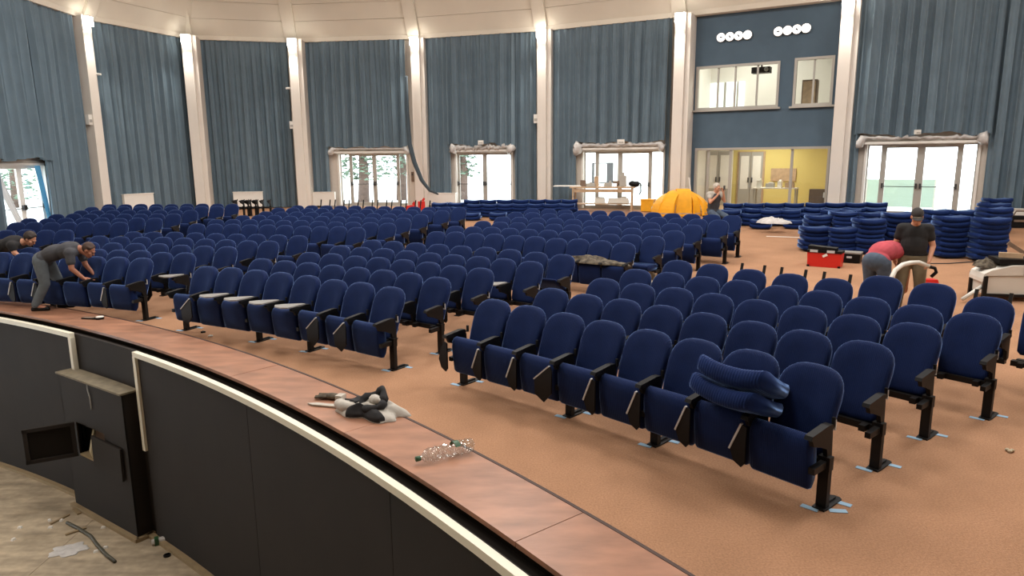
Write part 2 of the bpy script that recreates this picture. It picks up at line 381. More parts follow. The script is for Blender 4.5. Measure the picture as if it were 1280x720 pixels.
def door_hole(i, pxl, pxr, pyt, extra=0.0):
    u0, z = on_wall(i, pxl, pyt); u1, z2 = on_wall(i, pxr, pyt); um = (u0 + u1) / 2
    return [u0, u1, fz(i, um) + 0.02 + extra, (z + z2) / 2]
H = {0: None}
hole_L = door_hole(0, -38, 52, 207)
hole3 = door_hole(3, 424, 508, 192); hole4 = door_hole(4, 571, 640, 191); hole5 = door_hole(5, 730, 830, 189); hole7 = door_hole(7, 1085, 1224, 180)
def px_rect(i, l, t, r, b):
    u0, za = on_wall(i, l, (t + b) / 2); u1, _ = on_wall(i, r, (t + b) / 2); um = (l + r) / 2
    return [u0, u1, on_wall(i, um, b)[1], on_wall(i, um, t)[1]]
holeA = px_rect(6, 870, 80, 974, 136); holeB = px_rect(6, 992, 71, 1042, 132); holeC = px_rect(6, 868, 184, 1036, 250); holeC[2] = fz(6, 2.5) + 0.02
wall_bay('wall_left', 0, [hole_L], M_wall); wall_bay('wall_left_bay', 1, [], M_wall); wall_bay('wall_back_1', 2, [], M_wall)
wall_bay('wall_back_2', 3, [hole3], M_wall); wall_bay('wall_back_3', 4, [hole4], M_wall); wall_bay('wall_back_4', 5, [hole5], M_wall)
wall_bay('wall_booth', 6, [holeA, holeB, holeC], M_bluewall); wall_bay('wall_back_5', 7, [hole7], M_wall)
wall_bay('wall_right_1', 8, [], M_wall, -3); wall_bay('wall_right_2', 9, [], M_wall, -3)
MB().box((2.7, -14, 3.7), (36, 0.2, 13.6)).build('wall_stage', M_wall, None, False, kind='structure')
MB().box((-15.2, -5, 3.7), (0.2, 18, 13.6)).build('wall_left_stage', M_wall, None, False, kind='structure')

# doors and windows: frame, leaves, panes, push bars
def glazed(name, i, h, fracs, bar_leaves=(), fw=0.09, m=M_alu, barz=0.42, depth=0.1, sill=True):
    a, d, n, L = bay_frame(i); ang = atan2(d.y, d.x); u0, u1, z0, z1 = h; W = u1 - u0; Hh = z1 - z0
    p = a + d * u0; root = struct(name, (p.x, p.y, z0), ang)
    s = MB(); s.box((-0.03, 0.06, Hh / 2), (0.07, 0.3, Hh)); s.box((W + 0.03, 0.06, Hh / 2), (0.07, 0.3, Hh)); s.box((W / 2, 0.06, Hh + 0.03), (W + 0.14, 0.3, 0.07))
    s.build('frame', M_white, root)
    x = 0.0
    for k, fr in enumerate(fracs):
        x1 = x + W * fr; q = fw if fr > 0.2 else 0.045; cx = (x + x1) / 2; w_ = x1 - x
        g = MB(); g.box((x + q / 2, depth, Hh / 2), (q, 0.06, Hh)); g.box((x1 - q / 2, depth, Hh / 2), (q, 0.06, Hh))
        g.box((cx, depth, q / 2 + 0.03), (w_ - 2 * q, 0.06, q + 0.06)); g.box((cx, depth, Hh - q / 2), (w_ - 2 * q, 0.06, q)); lf = g.build('leaf', m, root)
        MB().box((cx, depth, Hh / 2), (w_ - 2 * q, 0.012, Hh - 2 * q)).build('pane', M_glass, lf)
        if k in bar_leaves:
            b = MB(); zb = Hh * barz; b.tube([(x + q / 2, depth - 0.1, zb), (x1 - q / 2, depth - 0.1, zb)], 0.014, 6)
            for xe in (x + q / 2, x1 - q / 2): b.box((xe, depth - 0.06, zb + 0.02), (0.05, 0.09, 0.16))
            b.build('push_bar', M_dark, lf)
        x = x1
    return root
glazed('window_1', 0, hole_L, [0.34, 0.33, 0.33], (1, 2), 0.1, M_white)
glazed('door_1', 3, hole3, [0.15, 0.36, 0.36, 0.13], (1, 2))
glazed('door_2', 4, hole4, [0.5, 0.5], (0, 1))
glazed('door_3', 5, hole5, [0.16, 0.30, 0.38, 0.16], (1, 2))
glazed('door_4', 7, hole7, [0.15, 0.355, 0.355, 0.14], (1, 2), 0.11)

# columns with lamps
COLS = [(-14.39, 24.53), (-12.68, 28.14), (-8.87, 29.25), (-3.87, 29.13), (1.22, 27.62), (5.89, 24.87), (10.53, 22.50), (14.75, 19.30)]
def inward(k):
    a = V[k]; d0 = (V[k] - V[k - 1]).normalized(); d1 = (V[k + 1] - V[k]).normalized()
    if k == 2: d0 = d1
    d = (d0 + d1).normalized(); return Vector((d.y, -d.x))
col_names = ['between the left window and its next bay', 'second from the left', 'third from the left', 'beside the hanging dark strap', 'between two raised curtains', 'left of the blue booth', 'right of the blue booth', 'outermost on the right']
for k in range(8):
    n = inward(k + 1); p = Vector(COLS[k]); v = V[k + 1]; depth = max(0.5, (p - v).dot(n) + 0.05); ang = atan2(n.y, n.x) + pi / 2
    z0 = floor_z(p.x, p.y) - 0.05
    c = struct('column', (p.x, p.y, 0), ang)
    wd = 0.36
    MB().box((0, depth / 2, (z0 + ZC) / 2), (wd, depth, ZC - z0)).build('shaft', M_colm, c)
    MB().box((wd / 2 + 0.08, depth / 2 + 0.12, (z0 + ZC) / 2), (0.16, depth, ZC - z0)).build('pilaster', M_colm, c)
    if k == 7: continue
    t = thing('column_lamp', 'glaring white lamp atop the column ' + col_names[k], 'lamp', (p.x, p.y, 7.08), ang, 'lamps on the column tops')
    MB().box((0, -0.06, 0.10), (0.24, 0.12, 0.16)).build('housing', M_white, t)
    MB().box((0, -0.065, 0.01), (0.20, 0.10, 0.03)).build('bulb', M_lamp, t)
    MB().box((0, -0.13, 0.10), (0.32, 0.03, 0.30)).build('glare_panel', M_lamp, t)  # emissive panel added to imitate the glare around the lamp
    ld = bpy.data.lights.new('column_spot', 'SPOT'); ld.energy = 420; ld.spot_size = radians(110); ld.spot_blend = 0.9; ld.shadow_soft_size = 0.08; ld.color = (1, 0.95, 0.86)
    lo = obj('column_spot', ld, t, (0, -0.2, -0.06)); lo.rotation_euler = (radians(-22), 0, 0)

# cornice, coved frieze in strips, ceiling
ceil = struct('ceiling')
INW = []
for k in range(len(V)):
    if k in (0, len(V) - 1):
        d = (V[1] - V[0]).normalized() if k == 0 else (V[-1] - V[-2]).normalized(); INW.append(Vector((d.y, -d.x)))
    else:
        d0 = (V[k] - V[k - 1]).normalized(); d1 = (V[k + 1] - V[k]).normalized(); n0 = Vector((d0.y, -d0.x)); n1 = Vector((d1.y, -d1.x)); b = (n0 + n1); INW.append(b / (1 + n0.dot(n1)))
def cove_pt(k, off, z): p = V[k] + INW[k] * off; return Vector((p.x, p.y, z))
def strip(i, o0, z0, o1, z1, th=0.05):
    s = MB(); a, d, n, L = bay_frame(i); dn = Vector((n.x, n.y, 0)) * -th
    q = [cove_pt(i, o0, z0), cove_pt(i + 1, o0, z0), cove_pt(i + 1, o1, z1), cove_pt(i, o1, z1)]; s.add([*q, *[p + dn for p in q]], [(0, 1, 2, 3), (7, 6, 5, 4), (0, 4, 5, 1), (1, 5, 6, 2), (2, 6, 7, 3), (3, 7, 4, 0)]); return s
for i in range(0, 9):
    strip(i, 0.34, ZC - 0.03, 0.34, ZC + 0.14, 0.34).build('cornice', M_cream, ceil)
    strip(i, 0.24, ZC + 0.10, 1.76, ZC + 3.24, 0.12).build('leak_backing', M_cream, ceil)  # added behind the strips to block sky light leaking through the seams
    for j in range(5):
        strip(i, 0.30 + 0.30 * j, ZC + 0.14 + 0.60 * j + 0.006, 0.60 + 0.30 * j, ZC + 0.14 + 0.60 * (j + 1) - 0.006).build('panel', M_cream, ceil)
for k in range(1, 9):
    n = inward(k); p = V[k]; s = MB()
    t = Vector((-n.y, n.x, 0)); base = Vector((p.x, p.y, ZC)) + Vector((n.x, n.y, 0)) * 0.34
    top = base + Vector((n.x, n.y, 0)) * 1.55 + Vector((0, 0, 3.1))
    s.bar(base, top, 0.5, 0.12, (n.x, n.y, 0)); s.build('rib', M_cream, ceil)
MB().box((2.7, 8, 10.6), (40, 48, 0.2)).build('deck', M_cream, ceil)

# ------------------------------------------------------------------ curtains
def drape(i, u0, u1, ztop, zbot, off=0.22, seed=0, lam=0.21, amp=0.095, flare=0.0):
    a, d, n, L = bay_frame(i); rnd = random.Random(seed); W = abs(u1 - u0); nu = max(16, int(W / lam * 9)); nz = 16
    ph = rnd.uniform(0, 6); k1 = [rnd.uniform(0.55, 1.5) for _ in range(5)]; p1 = [rnd.uniform(0, 6) for _ in range(5)]
    vs = []; fs = []
    for r in range(nz + 1):
        t = r / nz
        for c in range(nu + 1):
            q = c / nu; u = u0 + (u1 - u0) * q; zb = zbot(q) if callable(zbot) else zbot; z = ztop + (zb - ztop) * t
            warp = sum(sin(u * kk * 2.1 + pp + t * 0.5 * (m_ - 2)) for m_, (kk, pp) in enumerate(zip(k1, p1))) * 0.45
            x = 2 * pi * u / lam + warp * 1.3 + ph
            w1 = sin(x); w1 = math.copysign(abs(w1) ** 1.15, w1) * 1.15; w2 = sin(x * 0.5 + 1.3 * sin(u * 1.7 + p1[0])) 
            g = (0.45 + 0.55 * min(1, t * 6)) * (1 + 0.35 * t) 
            dep = off + amp * g * (w1 * 0.62 + w2 * 0.55) + flare * t * t + 0.02 * sin(u * 9 + t * 3)
            du = 0.018 * cos(x) * g
            p = a + d * (u + du) + n * dep; vs.append((p.x, p.y, z))
    for r in range(nz):
        for c in range(nu): b = r * (nu + 1) + c; fs.append((b, b + 1, b + nu + 2, b + nu + 1))
    return MB().add(vs, fs)
def px_u(i, px, py, off=0.22): return on_wall(i, px, py, off)
def curtain(label, i, pieces, wrap=None, rod=None):
    root = thing('curtain', label, 'curtain', (V[i].x, V[i].y, 0), 0, 'blue hall curtains')
    root_inv = Vector((-V[i].x, -V[i].y, 0))
    def put(s, nm, m, sm=True): o = s.build(nm, m, root, sm); o.location = root_inv; return o
    for k, (ua, ub, zb, fl_) in enumerate(pieces): put(drape(i, ua, ub, ZC - 0.02, zb, 0.24 + (0.05 if fl_ else 0), i * 10 + k, flare=fl_), 'drape', M_curtain)
    if wrap:
        ua, ub, z, rr, amp = wrap; a, d, n, L = bay_frame(i); rnd = random.Random(i + 50); pts = []; rads = []
        N = 40
        for q in range(N + 1):
            t = q / N; u = ua + (ub - ua) * t; p = a + d * u + n * 0.33; e = 1 + (1.6 if t < 0.06 or t > 0.94 else 0)
            pts.append((p.x, p.y, z + rnd.uniform(-1, 1) * amp * 0.35 - (0.14 if t < 0.05 or t > 0.95 else 0))); rads.append(max(0.012, rr * rnd.uniform(0.5, 1.2) * e))
        put(MB().tube(pts, rads, 8), 'plastic_wrap', M_plastic)
        pa = a + d * ua + n * 0.3; pb = a + d * ub + n * 0.3
        put(MB().bar((pa.x, pa.y, z - 0.14), (pb.x, pb.y, z - 0.14), 0.05, 0.07), 'rail', M_white, False)
    return root
def wob(z, a, k, s=0): return lambda q: z + a * sin(q * k + s) + a * 0.5 * sin(q * k * 2.3 + s * 2)
EP = 0.28
Ls = [bay_frame(i)[3] for i in range(10)]
def ux(i, px, py=150): return on_wall(i, px, py, 0.24)[0]
def zx(i, px, py): return on_wall(i, px, py, 0.24)[1]
fl0 = lambda i: fz(i, 2.5) + 0.03
curtain('blue pleated curtain around the left window, its middle hitched up', 0, [(ux(0, 57, 220), ux(0, 111, 200), fl0(0), 0.0), (ux(0, 57, 150) - 5.0, ux(0, 61, 190), wob(zx(0, 30, 199), 0.05, 16, 1), 0.04), (ux(0, -60, 220), ux(0, -2, 220), fl0(0), 0.0)])
curtain('blue full length curtain between the two leftmost columns', 1, [(0.12, ux(1, 154, 160), fl0(1), 0.0), (ux(1, 153, 160), Ls[1] - 0.2, fl0(1), 0.0)])
curtain('blue full length curtain behind the white panel, third bay from the left', 2, [(0.3, Ls[2] - 0.25, fl0(2), 0.0)])
curtain('blue curtain raised over the door with trees outside', 3, [(0.25, ux(3, 412, 215), fl0(3), 0.0), (ux(3, 410, 187), ux(3, 511, 187), wob(zx(3, 460, 184), 0.03, 20), 0.06)], (ux(3, 412, 187), ux(3, 512, 187), zx(3, 460, 186), 0.045, 0.05))
curtain('blue curtain raised over the narrow two leaf door', 4, [(0.3, ux(4, 564, 215), fl0(4), 0.0), (ux(4, 561, 183), ux(4, 645, 183), wob(zx(4, 600, 181), 0.07, 13), 0.06), (ux(4, 643, 215), Ls[4] - 0.28, fl0(4), 0.0)], (ux(4, 565, 183), ux(4, 641, 183), zx(4, 600, 184), 0.09, 0.18))
curtain('blue curtain raised over the door behind the work table', 5, [(0.3, ux(5, 720, 215), fl0(5), 0.0), (ux(5, 717, 178), ux(5, 833, 178), wob(zx(5, 775, 178), 0.04, 15), 0.06), (ux(5, 831, 215), Ls[5] - 0.28, fl0(5), 0.0)], (ux(5, 720, 180), ux(5, 831, 180), zx(5, 775, 181), 0.08, 0.10))
curtain('blue curtain raised over the wide door behind the cushion stacks', 7, [(0.3, ux(7, 1071, 215), fl0(7), 0.0), (ux(7, 1066, 170), ux(7, 1238, 170), wob(zx(7, 1150, 168), 0.06, 12), 0.08), (ux(7, 1232, 215), Ls[7] - 0.28, fl0(7), 0.0)], (ux(7, 1072, 172), ux(7, 1236, 172), zx(7, 1150, 172), 0.06, 0.10))
# dark strap of bunched curtain edge hanging across the fourth column
sp = [at_depth(508, 95, 28.4), at_depth(509, 140, 28.3), at_depth(512, 180, 28.2), at_depth(518, 203, 28.1), at_depth(527, 225, 28.1), at_depth(537, 238, 28.2), at_depth(548, 243, 28.3)]
tag(MB().tube(sp, [0.05, 0.08, 0.09, 0.09, 0.08, 0.06, 0.03], 8).build('curtain_strap', mat('dark_strap', srgb(66, 78, 86), 0.9), None, True), 'dark blue grey strap looping down past the fourth column', 'strap')
# sheer and bright blue strips beside the left window
a, d, n, L = bay_frame(0)
for nm, lab, m, u0_, u1_, lean, zt, zb_, sd in (('sheer_curtain', 'white sheer curtain hanging across the left window', M_sheer, ux(0, -6, 240), ux(0, 4, 240), 1.0, zx(0, 2, 208), 0.35, 3), ('blue_drape', 'bright blue strip of cloth right of the left window', M_bluedrape, ux(0, 52, 240), ux(0, 58, 240), 0.35, zx(0, 55, 207), 0.3, 4)):
    s = MB(); vs = []; fs = []
    for r in range(11):
        t = r / 10
        for c in range(9):
            q = c / 8; u = u0_ + (u1_ - u0_) * q * (1 - 0.3 * t) + lean * t; p = a + d * u + n * (0.12 + 0.03 * sin(q * 14)); vs.append((p.x, p.y, zt + (zb_ - zt) * t))
    for r in range(10):
        for c in range(8): b = r * 9 + c; fs.append((b, b + 1, b + 10, b + 9))
    tag(s.add(vs, fs).build(nm, m, None, True), lab, 'curtain')

# ------------------------------------------------------------------ booth behind the blue wall
a6, d6, n6, L6 = bay_frame(6); ANG6 = atan2(d6.y, d6.x); FZ6 = fz(6, 2.5)
def b6(u, y, z): p = a6 + d6 * u - n6 * y; return Vector((p.x, p.y, z))
booth = struct('wall_booth_room', (a6.x, a6.y, 0), ANG6)
ZM = (holeC[3] + holeA[2]) / 2
MB().box((L6 / 2, 2.2, ZM), (L6, 4.0, 0.2)).build('slab', M_white, booth)
MB().box((L6 / 2, 4.2, (FZ6 + ZM) / 2), (L6, 0.1, ZM - FZ6)).build('panel', M_yellowwall, booth)
MB().box((L6 / 2, 4.2, (ZM + ZC) / 2 + 0.2), (L6, 0.1, ZC - ZM)).build('panel', M_white, booth)
for x in (0.02, L6 - 0.02): MB().box((x, 2.2, ZC / 2), (0.1, 4.0, ZC)).build('panel', M_white, booth)
MB().box((L6 / 2, 2.2, ZC - 0.3), (L6, 4.0, 0.1)).build('slab', M_white, booth)
MB().box((L6 / 2, 2.2, FZ6 - 0.03), (L6, 4.0, 0.06)).build('slab', M_lightwood, booth)
for (u, y, z, e, sz) in ((L6 * 0.5, 2.4, ZM - 0.2, 95, 1.2), (L6 * 0.4, 2.2, ZC - 0.5, 120, 1.0)):
    ld = bpy.data.lights.new('booth_lamp', 'AREA'); ld.energy = e; ld.size = sz; ld.color = (1, 0.95, 0.85); lo = obj('booth_lamp', ld, None, b6(u, y, z))
def booth_window(name, h, fracs, m, sill=True, gm=M_boothglass, fw=0.06):
    u0, u1, z0, z1 = h; W = u1 - u0; Hh = z1 - z0; p = b6(u0, 0, z0); root = struct(name, p, ANG6); x = 0
    s = MB(); s.box((W / 2, 0.04, Hh - 0.04), (W, 0.16, 0.08)); s.box((W / 2, 0.04, 0.04), (W, 0.16, 0.08)); s.box((0.04, 0.04, Hh / 2), (0.08, 0.16, Hh - 0.16)); s.box((W - 0.04, 0.04, Hh / 2), (0.08, 0.16, Hh - 0.16)); s.build('frame', m, root)
    if sill: MB().box((W / 2, -0.08, -0.03), (W + 0.16, 0.12, 0.06)).build('window_sill', m, root)
    for k, fr in enumerate(fracs):
        x1 = x + W * fr
        if k: MB().box((x, 0.05 + 0.03 * (k % 2), Hh / 2), (fw, 0.06, Hh - 0.16)).build('mullion', m, root)
        MB().box(((x + x1) / 2, 0.06 + 0.02 * (k % 2), Hh / 2), (x1 - x - 0.05, 0.01, Hh - 0.16)).build('pane', gm, root); x = x1
    return root
booth_window('window_2', holeA, [0.27, 0.21, 0.26, 0.26], M_alu); booth_window('window_3', holeB, [0.5, 0.5], M_alu)
booth_window('window_4', holeC, [0.105, 0.175, 0.455, 0.265], M_alu, False, fw=0.09)
# round lit discs
for g, (cx, cy, dx, dy) in enumerate(((901.5, 47.0, 11.0, -1.1), (973, 39.5, 11.6, -1.4))):
    for k in range(4):
        u, z = on_wall(6, cx + dx * k, cy + dy * k, 0.05); p = b6(u, -0.055, z)
        t = thing('round_light', '%s white lit disc of the %s group of four high on the blue wall' % (['first', 'second', 'third', 'last'][k], ['left', 'right'][g]), 'light', p, ANG6, 'lit discs above the booth windows')
        Mx = Matrix.Rotation(pi / 2, 4, 'X')
        MB().lathe([(0.145, -0.03), (0.16, 0.0), (0.16, 0.03)], 24, Mx).build('rim', M_alu, t, True)
        MB().lathe([(0.14, 0.03), (0.14, 0.036)], 24, Mx).build('disc', M_disc, t)
        if (g, k) in ((0, 0), (0, 1), (0, 2), (1, 0), (1, 2)):
            s = MB(); rr = Matrix.Rotation(radians([8, 55, 50, 0, 40][[(0, 0), (0, 1), (0, 2), (1, 0), (1, 2)].index((g, k))]), 3, 'Y')
            s.box((0, -0.040, 0), (0.10, 0.008, 0.05), rr); s.build('baffle', M_dark, t)
# contents of the booth
u, z = on_wall(6, 952, 88, -1.0); t = thing('projector', 'black projector hanging under the ceiling of the upper booth room', 'projector', b6(u, 1.0, z), ANG6)
MB().box((0, 0, 0), (0.62, 0.4, 0.2)).build('body', M_plas, t); MB().lathe([(0.07, 0), (0.07, 0.08), (0.05, 0.09)], 14, Matrix.Translation((0.2, -0.2, 0)) @ Matrix.Rotation(pi / 2, 4, 'X')).build('lens', M_alu, t); MB().box((0, 0, 0.5), (0.05, 0.05, 0.8)).build('bracket', M_dark, t)
ZMt = ZM + 0.1
t = thing('lit_doorway', 'bright open doorway seen through the upper booth window', 'doorway', b6(on_wall(6, 905, 120, -3.9)[0], 4.1, ZMt), ANG6)
MB().box((0, 0, 0.95), (1.5, 0.06, 1.9)).build('bright_pane', mat('glowing_pane', (0.9, 0.95, 0.95), 0.5, emit=(0.9, 1, 0.97), estr=0.9), t); MB().box((0, -0.05, 0.95), (0.08, 0.06, 1.9)).build('post', M_alu, t); MB().box((0.5, -0.05, 1.2), (0.06, 0.06, 1.4)).build('post', M_alu, t)  # pane emits its own light in place of daylight beyond the doorway
t = thing('brown_cabinet', 'brown cabinet seen through the small upper booth window', 'cabinet', b6(on_wall(6, 1012, 110, -2)[0], 2.2, ZMt), ANG6)
MB().box((0, 0, 0.8), (0.5, 0.5, 1.6)).build('body', M_browncard, t); MB().box((0.0, -0.26, 0.8), (0.42, 0.02, 1.5)).build('door', M_lightwood, t)
MB().tube([(0.1, 0, 0), (0.1, 0, 0.7), (0.9, 0, 0.72), (0.9, 0, 0.78)], 0.02, 6).build('pipe', M_alu, tag(obj('stair_rail', None, None, b6(on_wall(6, 935, 115, -2.5)[0], 2.5, ZMt), ANG6), 'thin grey handrail behind the upper booth window', 'handrail'), True)
# lower room: glazed double door on the yellow wall, small door at left, board, table with clutter
def booth_door(px, lab, wd, ht, y, m):
    t = thing('inner_door', lab, 'door', b6(on_wall(6, px, 240, -y)[0], y, FZ6), ANG6); hw = wd / 2
    MB().box((0, 0.02, ht / 2), (wd + 0.12, 0.06, ht + 0.06)).build('frame', m, t)
    for k in (-1, 1):
        lf = MB().box((k * hw / 2, -0.03, ht / 2), (hw - 0.02, 0.05, ht)).build('leaf', M_alu, t)
        MB().box((k * hw / 2, -0.06, ht * 0.62), (hw - 0.16, 0.02, ht * 0.62)).build('pane', M_white, lf); MB().box((k * hw * 0.15, -0.08, ht * 0.48), (0.05, 0.06, 0.2)).build('handle', M_dark, lf)
booth_door(937, 'grey double door with handles on the yellow wall of the lower booth', 0.95, 2.15, 4.1, M_lightwood)
booth_door(897, 'pale door with two tall panes at the left of the lower booth', 1.0, 2.2, 3.9, M_white)
t = thing('booth_table', 'cluttered white table in the lower booth room', 'table', b6(on_wall(6, 968, 242, -2.4)[0], 2.6, FZ6), ANG6)
MB().box((0, 0, 0.78), (1.6, 0.6, 0.04)).build('tabletop', M_white, t)
for x in (-0.75, 0.75):
    for y in (-0.25, 0.25): MB().box((x, y, 0.38), (0.05, 0.05, 0.76)).build('leg', M_alu, t)
tb = b6(on_wall(6, 968, 242, -2.4)[0], 2.6, FZ6 + 0.80)
for k, (dx, w_, h_, m, nm, lab) in enumerate(((-0.6, 0.16, 0.34, M_machine, 'sewing_machine', 'pale machine at the left end of the booth table'), (-0.2, 0.3, 0.2, M_alu, 'tool_box', 'grey box in the middle of the booth table'), (0.15, 0.14, 0.3, M_white, 'paper_stack', 'white upright box on the booth table'), (0.5, 0.3, 0.24, M_lightwood, 'carton', 'brown carton at the right end of the booth table'))):
    p = tb + Vector((d6.x, d6.y, 0)) * dx; s = MB(); s.box((0, 0, h_ * 0.4), (w_, 0.3, h_ * 0.8)); s.box((w_ * 0.1, 0, h_ * 0.9), (w_ * 0.6, 0.2, h_ * 0.2), None, 0.8); tag(s.build(nm, m, None, False), lab, 'box'); o = COL.objects[-1]; o.location = p; o.rotation_euler = (0, 0, ANG6)
t = tag(MB().box((0, 0, 0.25), (0.95, 0.04, 0.5)).build('pin_board', M_lightwood, None), 'brown board fixed to the yellow booth wall', 'board'); t.location = b6(on_wall(6, 978, 228, -4)[0], 4.11, FZ6 + 1.0); t.rotation_euler = (0, 0, ANG6)
t = thing('brown_case', 'large brown case standing behind the right booth glass', 'case', b6(on_wall(6, 1024, 240, -0.6)[0], 0.7, FZ6), ANG6)
MB().box((0, 0, 0.42), (0.62, 0.4, 0.84)).build('body', M_browncard, t); MB().box((0.2, -0.21, 0.65), (0.12, 0.01, 0.18)).build('tag', M_white, t)

# ------------------------------------------------------------------ outside
gp_ = [(V[k].x - INW[k].x * 0.3, V[k].y - INW[k].y * 0.3) for k in range(len(V))]
MB().prism(gp_ + [(90, -14), (90, 110), (-90, 110), (-90, 4)], 'z', -0.4, -0.05).build('ground_outside', M_ground, None, False, kind='structure')
def tree(px, depth, h, sp, lab, seed, low=0.24, cnt=900):
    rnd = random.Random(seed); p = at_depth(px, 200, depth); t = thing('tree', lab, 'tree', (p.x, p.y, -0.1), 0, 'trees outside the doors')
    MB().tube([(0, 0, 0), (0.1, 0, h * 0.35), (0.0, 0.1, h * 0.6)], [0.35, 0.28, 0.15], 8).build('trunk', M_bark, t, True)
    s = MB()
    for k in range(cnt):
        c = Vector((rnd.gauss(0, sp), rnd.gauss(0, sp * 0.6), rnd.uniform(low, 1.0) * h)); r = Matrix.Rotation(rnd.uniform(0, 6), 3, 'Z') @ Matrix.Rotation(rnd.uniform(-1, 1), 3, 'X'); e = rnd.uniform(0.10, 0.26)
        s.add([c + r @ Vector(q) for q in ((-e, 0, 0), (0, -e * 0.5, 0.05), (e, 0, 0), (0, e * 0.5, 0.05))], [(0, 1, 2, 3)])
    s.build('leaves', M_leaf, t, kind='stuff')
tree(452, 40, 6, 0.9, 'leafy tree outside the door of the fourth bay, left leaf', 1); tree(500, 44, 6.5, 1.0, 'leafy tree outside the same door, further right', 2); tree(577, 44, 6, 0.5, 'thin tree at the left edge of the narrow door', 3)
tree(15, 40, 7, 3.0, 'green tree filling the left window', 4, 0.06, 1800); tree(-25, 46, 7, 3.0, 'green tree beyond the left window edge', 5, 0.06, 1800)
p = at_depth(770, 195, 62); hs = thing('white_building', 'white building with one window seen through the door behind the table', 'building', (p.x, p.y, -0.1), 0)
MB().box((2, 3, 4.5), (16, 6, 9)).build('wall', M_house, hs); wq = at_depth(759, 217, 59); fx = MB().box((wq.x - p.x, -0.02, wq.z + 0.1), (1.9, 0.1, 1.8)).build('window', M_dark, hs); MB().box((wq.x - p.x - 0.2, -0.09, wq.z + 0.1), (1.1, 0.04, 1.6)).build('pane', M_house, fx)
p = at(1120, 262); p = at_depth(1125, 235, 30); t = thing('outdoor_panel', 'pale green screen panel outside the wide right door', 'panel', (p.x, p.y, 0), radians(-30)); MB().box((0, 0, 0.85), (2.6, 0.05, 1.2)).build('sheet', mat('pale_green_sheet', srgb(146, 162, 152), 0.5), t); MB().box((-1.3, 0, 0.7), (0.06, 0.06, 1.5)).build('post', M_alu, t); MB().box((1.3, 0, 0.7), (0.06, 0.06, 1.5)).build('post', M_alu, t)

# white heater panels by the walls
def heater(px0, px1, pyt, i, lab):
    off = 0.5; u0, z = on_wall(i, px0, pyt, off); u1, _ = on_wall(i, px1, pyt, off); a, d, n, L = bay_frame(i); p = a + d * ((u0 + u1) / 2) + n * off; g = floor_z(p.x, p.y)
    t = thing('heater_panel', lab, 'radiator', (p.x, p.y, g), atan2(d.y, d.x), 'white wall heaters'); w_ = u1 - u0; h_ = z - g
    MB().box((0, 0.07, h_ / 2 + 0.04), (w_, 0.12, h_ - 0.08)).build('casing', M_white, t); MB().box((0, 0.06, h_ - 0.01), (w_ + 0.03, 0.15, 0.025)).build('top_plate', M_white, t)
    for x in (-w_ * 0.4, w_ * 0.4): MB().box((x, 0.07, 0.02), (0.06, 0.1, 0.04)).build('foot', M_alu, t)
heater(155, 192, 243, 1, 'white heater at the foot of the split curtain, second bay'); heater(291, 328, 240, 2, 'white heater in front of the full curtain, third bay'); heater(389, 418, 240, 3, 'white heater left of the door with trees outside'); heater(535, 569, 241, 4, 'white heater just right of the dark strap'); heater(1243, 1282, 260, 7, 'white heater under the right curtain by the black bag')
# small white boxes on columns and curtain hems
def wall_box(px, py, depth, w_, h_, lab, nm='white_box', m=M_white, hang=None):
    p = at_depth(px, py, depth); t = thing(nm, lab, 'box', p, 0); MB().box((0, 0, 0), (w_, 0.1, h_)).build('case', m, t); MB().box((0, -0.055, -h_ * 0.15), (w_ * 0.7, 0.012, h_ * 0.3)).build('cover', M_alu, t)
def col_box(k, side, z, w_, h_, lab, nm='white_box', y=0.12):
    n = inward(k + 1); p = Vector(COLS[k]); r = Vector((-n.y, n.x)); q = p + r * (side * (0.18 + w_ / 2 - 0.01)) - n * y
    t = thing(nm, lab, 'box' if nm == 'white_box' else 'camera', (q.x, q.y, z), atan2(n.y, n.x) + pi / 2); MB().box((0, 0, 0), (w_, 0.14, h_)).build('case', M_white, t); MB().box((0, -0.075, -h_ * 0.12), (w_ * 0.7, 0.012, h_ * 0.3)).build('cover', M_alu, t)
zcol = lambda k, py: EYE + ray(640 + (COLS[k][0] / COLS[k][1]) * 870, py).z * COLS[k][1] / ray(640, py).y
col_box(2, -1, zcol(2, 156), 0.16, 0.30, 'small pale box on the left of the third column, mid height'); col_box(4, -1, zcol(4, 148), 0.18, 0.34, 'small pale box on the left of the fifth column')
col_box(2, -1, zcol(2, 110), 0.22, 0.08, 'little white camera on the third column', 'small_camera'); col_box(0, 1, zcol(0, 91), 0.30, 0.06, 'white bracket camera on the first column', 'small_camera'); col_box(0, -1, zcol(0, 150), 0.16, 0.34, 'pale box low on the first column')
wall_box(601, 178, 28.3, 0.22, 0.16, 'white sign box at the hem above the narrow door'); wall_box(776, 177, 26.1, 0.26, 0.16, 'white sign box at the hem above the table door'); wall_box(1147, 165, 21.2, 0.16, 0.13, 'white sign box at the hem above the wide door'); u_, z_ = on_wall(3, 516, 221); a3, d3, n3, L3 = bay_frame(3); q = a3 + d3 * u_ + n3 * 0.03; t = thing('switch_plate', 'narrow dark plate on the wall beside the strap', 'plate', (q.x, q.y, z_), atan2(d3.y, d3.x)); MB().box((0, 0, 0), (0.1, 0.06, 0.42)).build('case', M_browncard, t); MB().box((0, -0.035, 0.1), (0.05, 0.012, 0.08)).build('switch', M_dark, t)

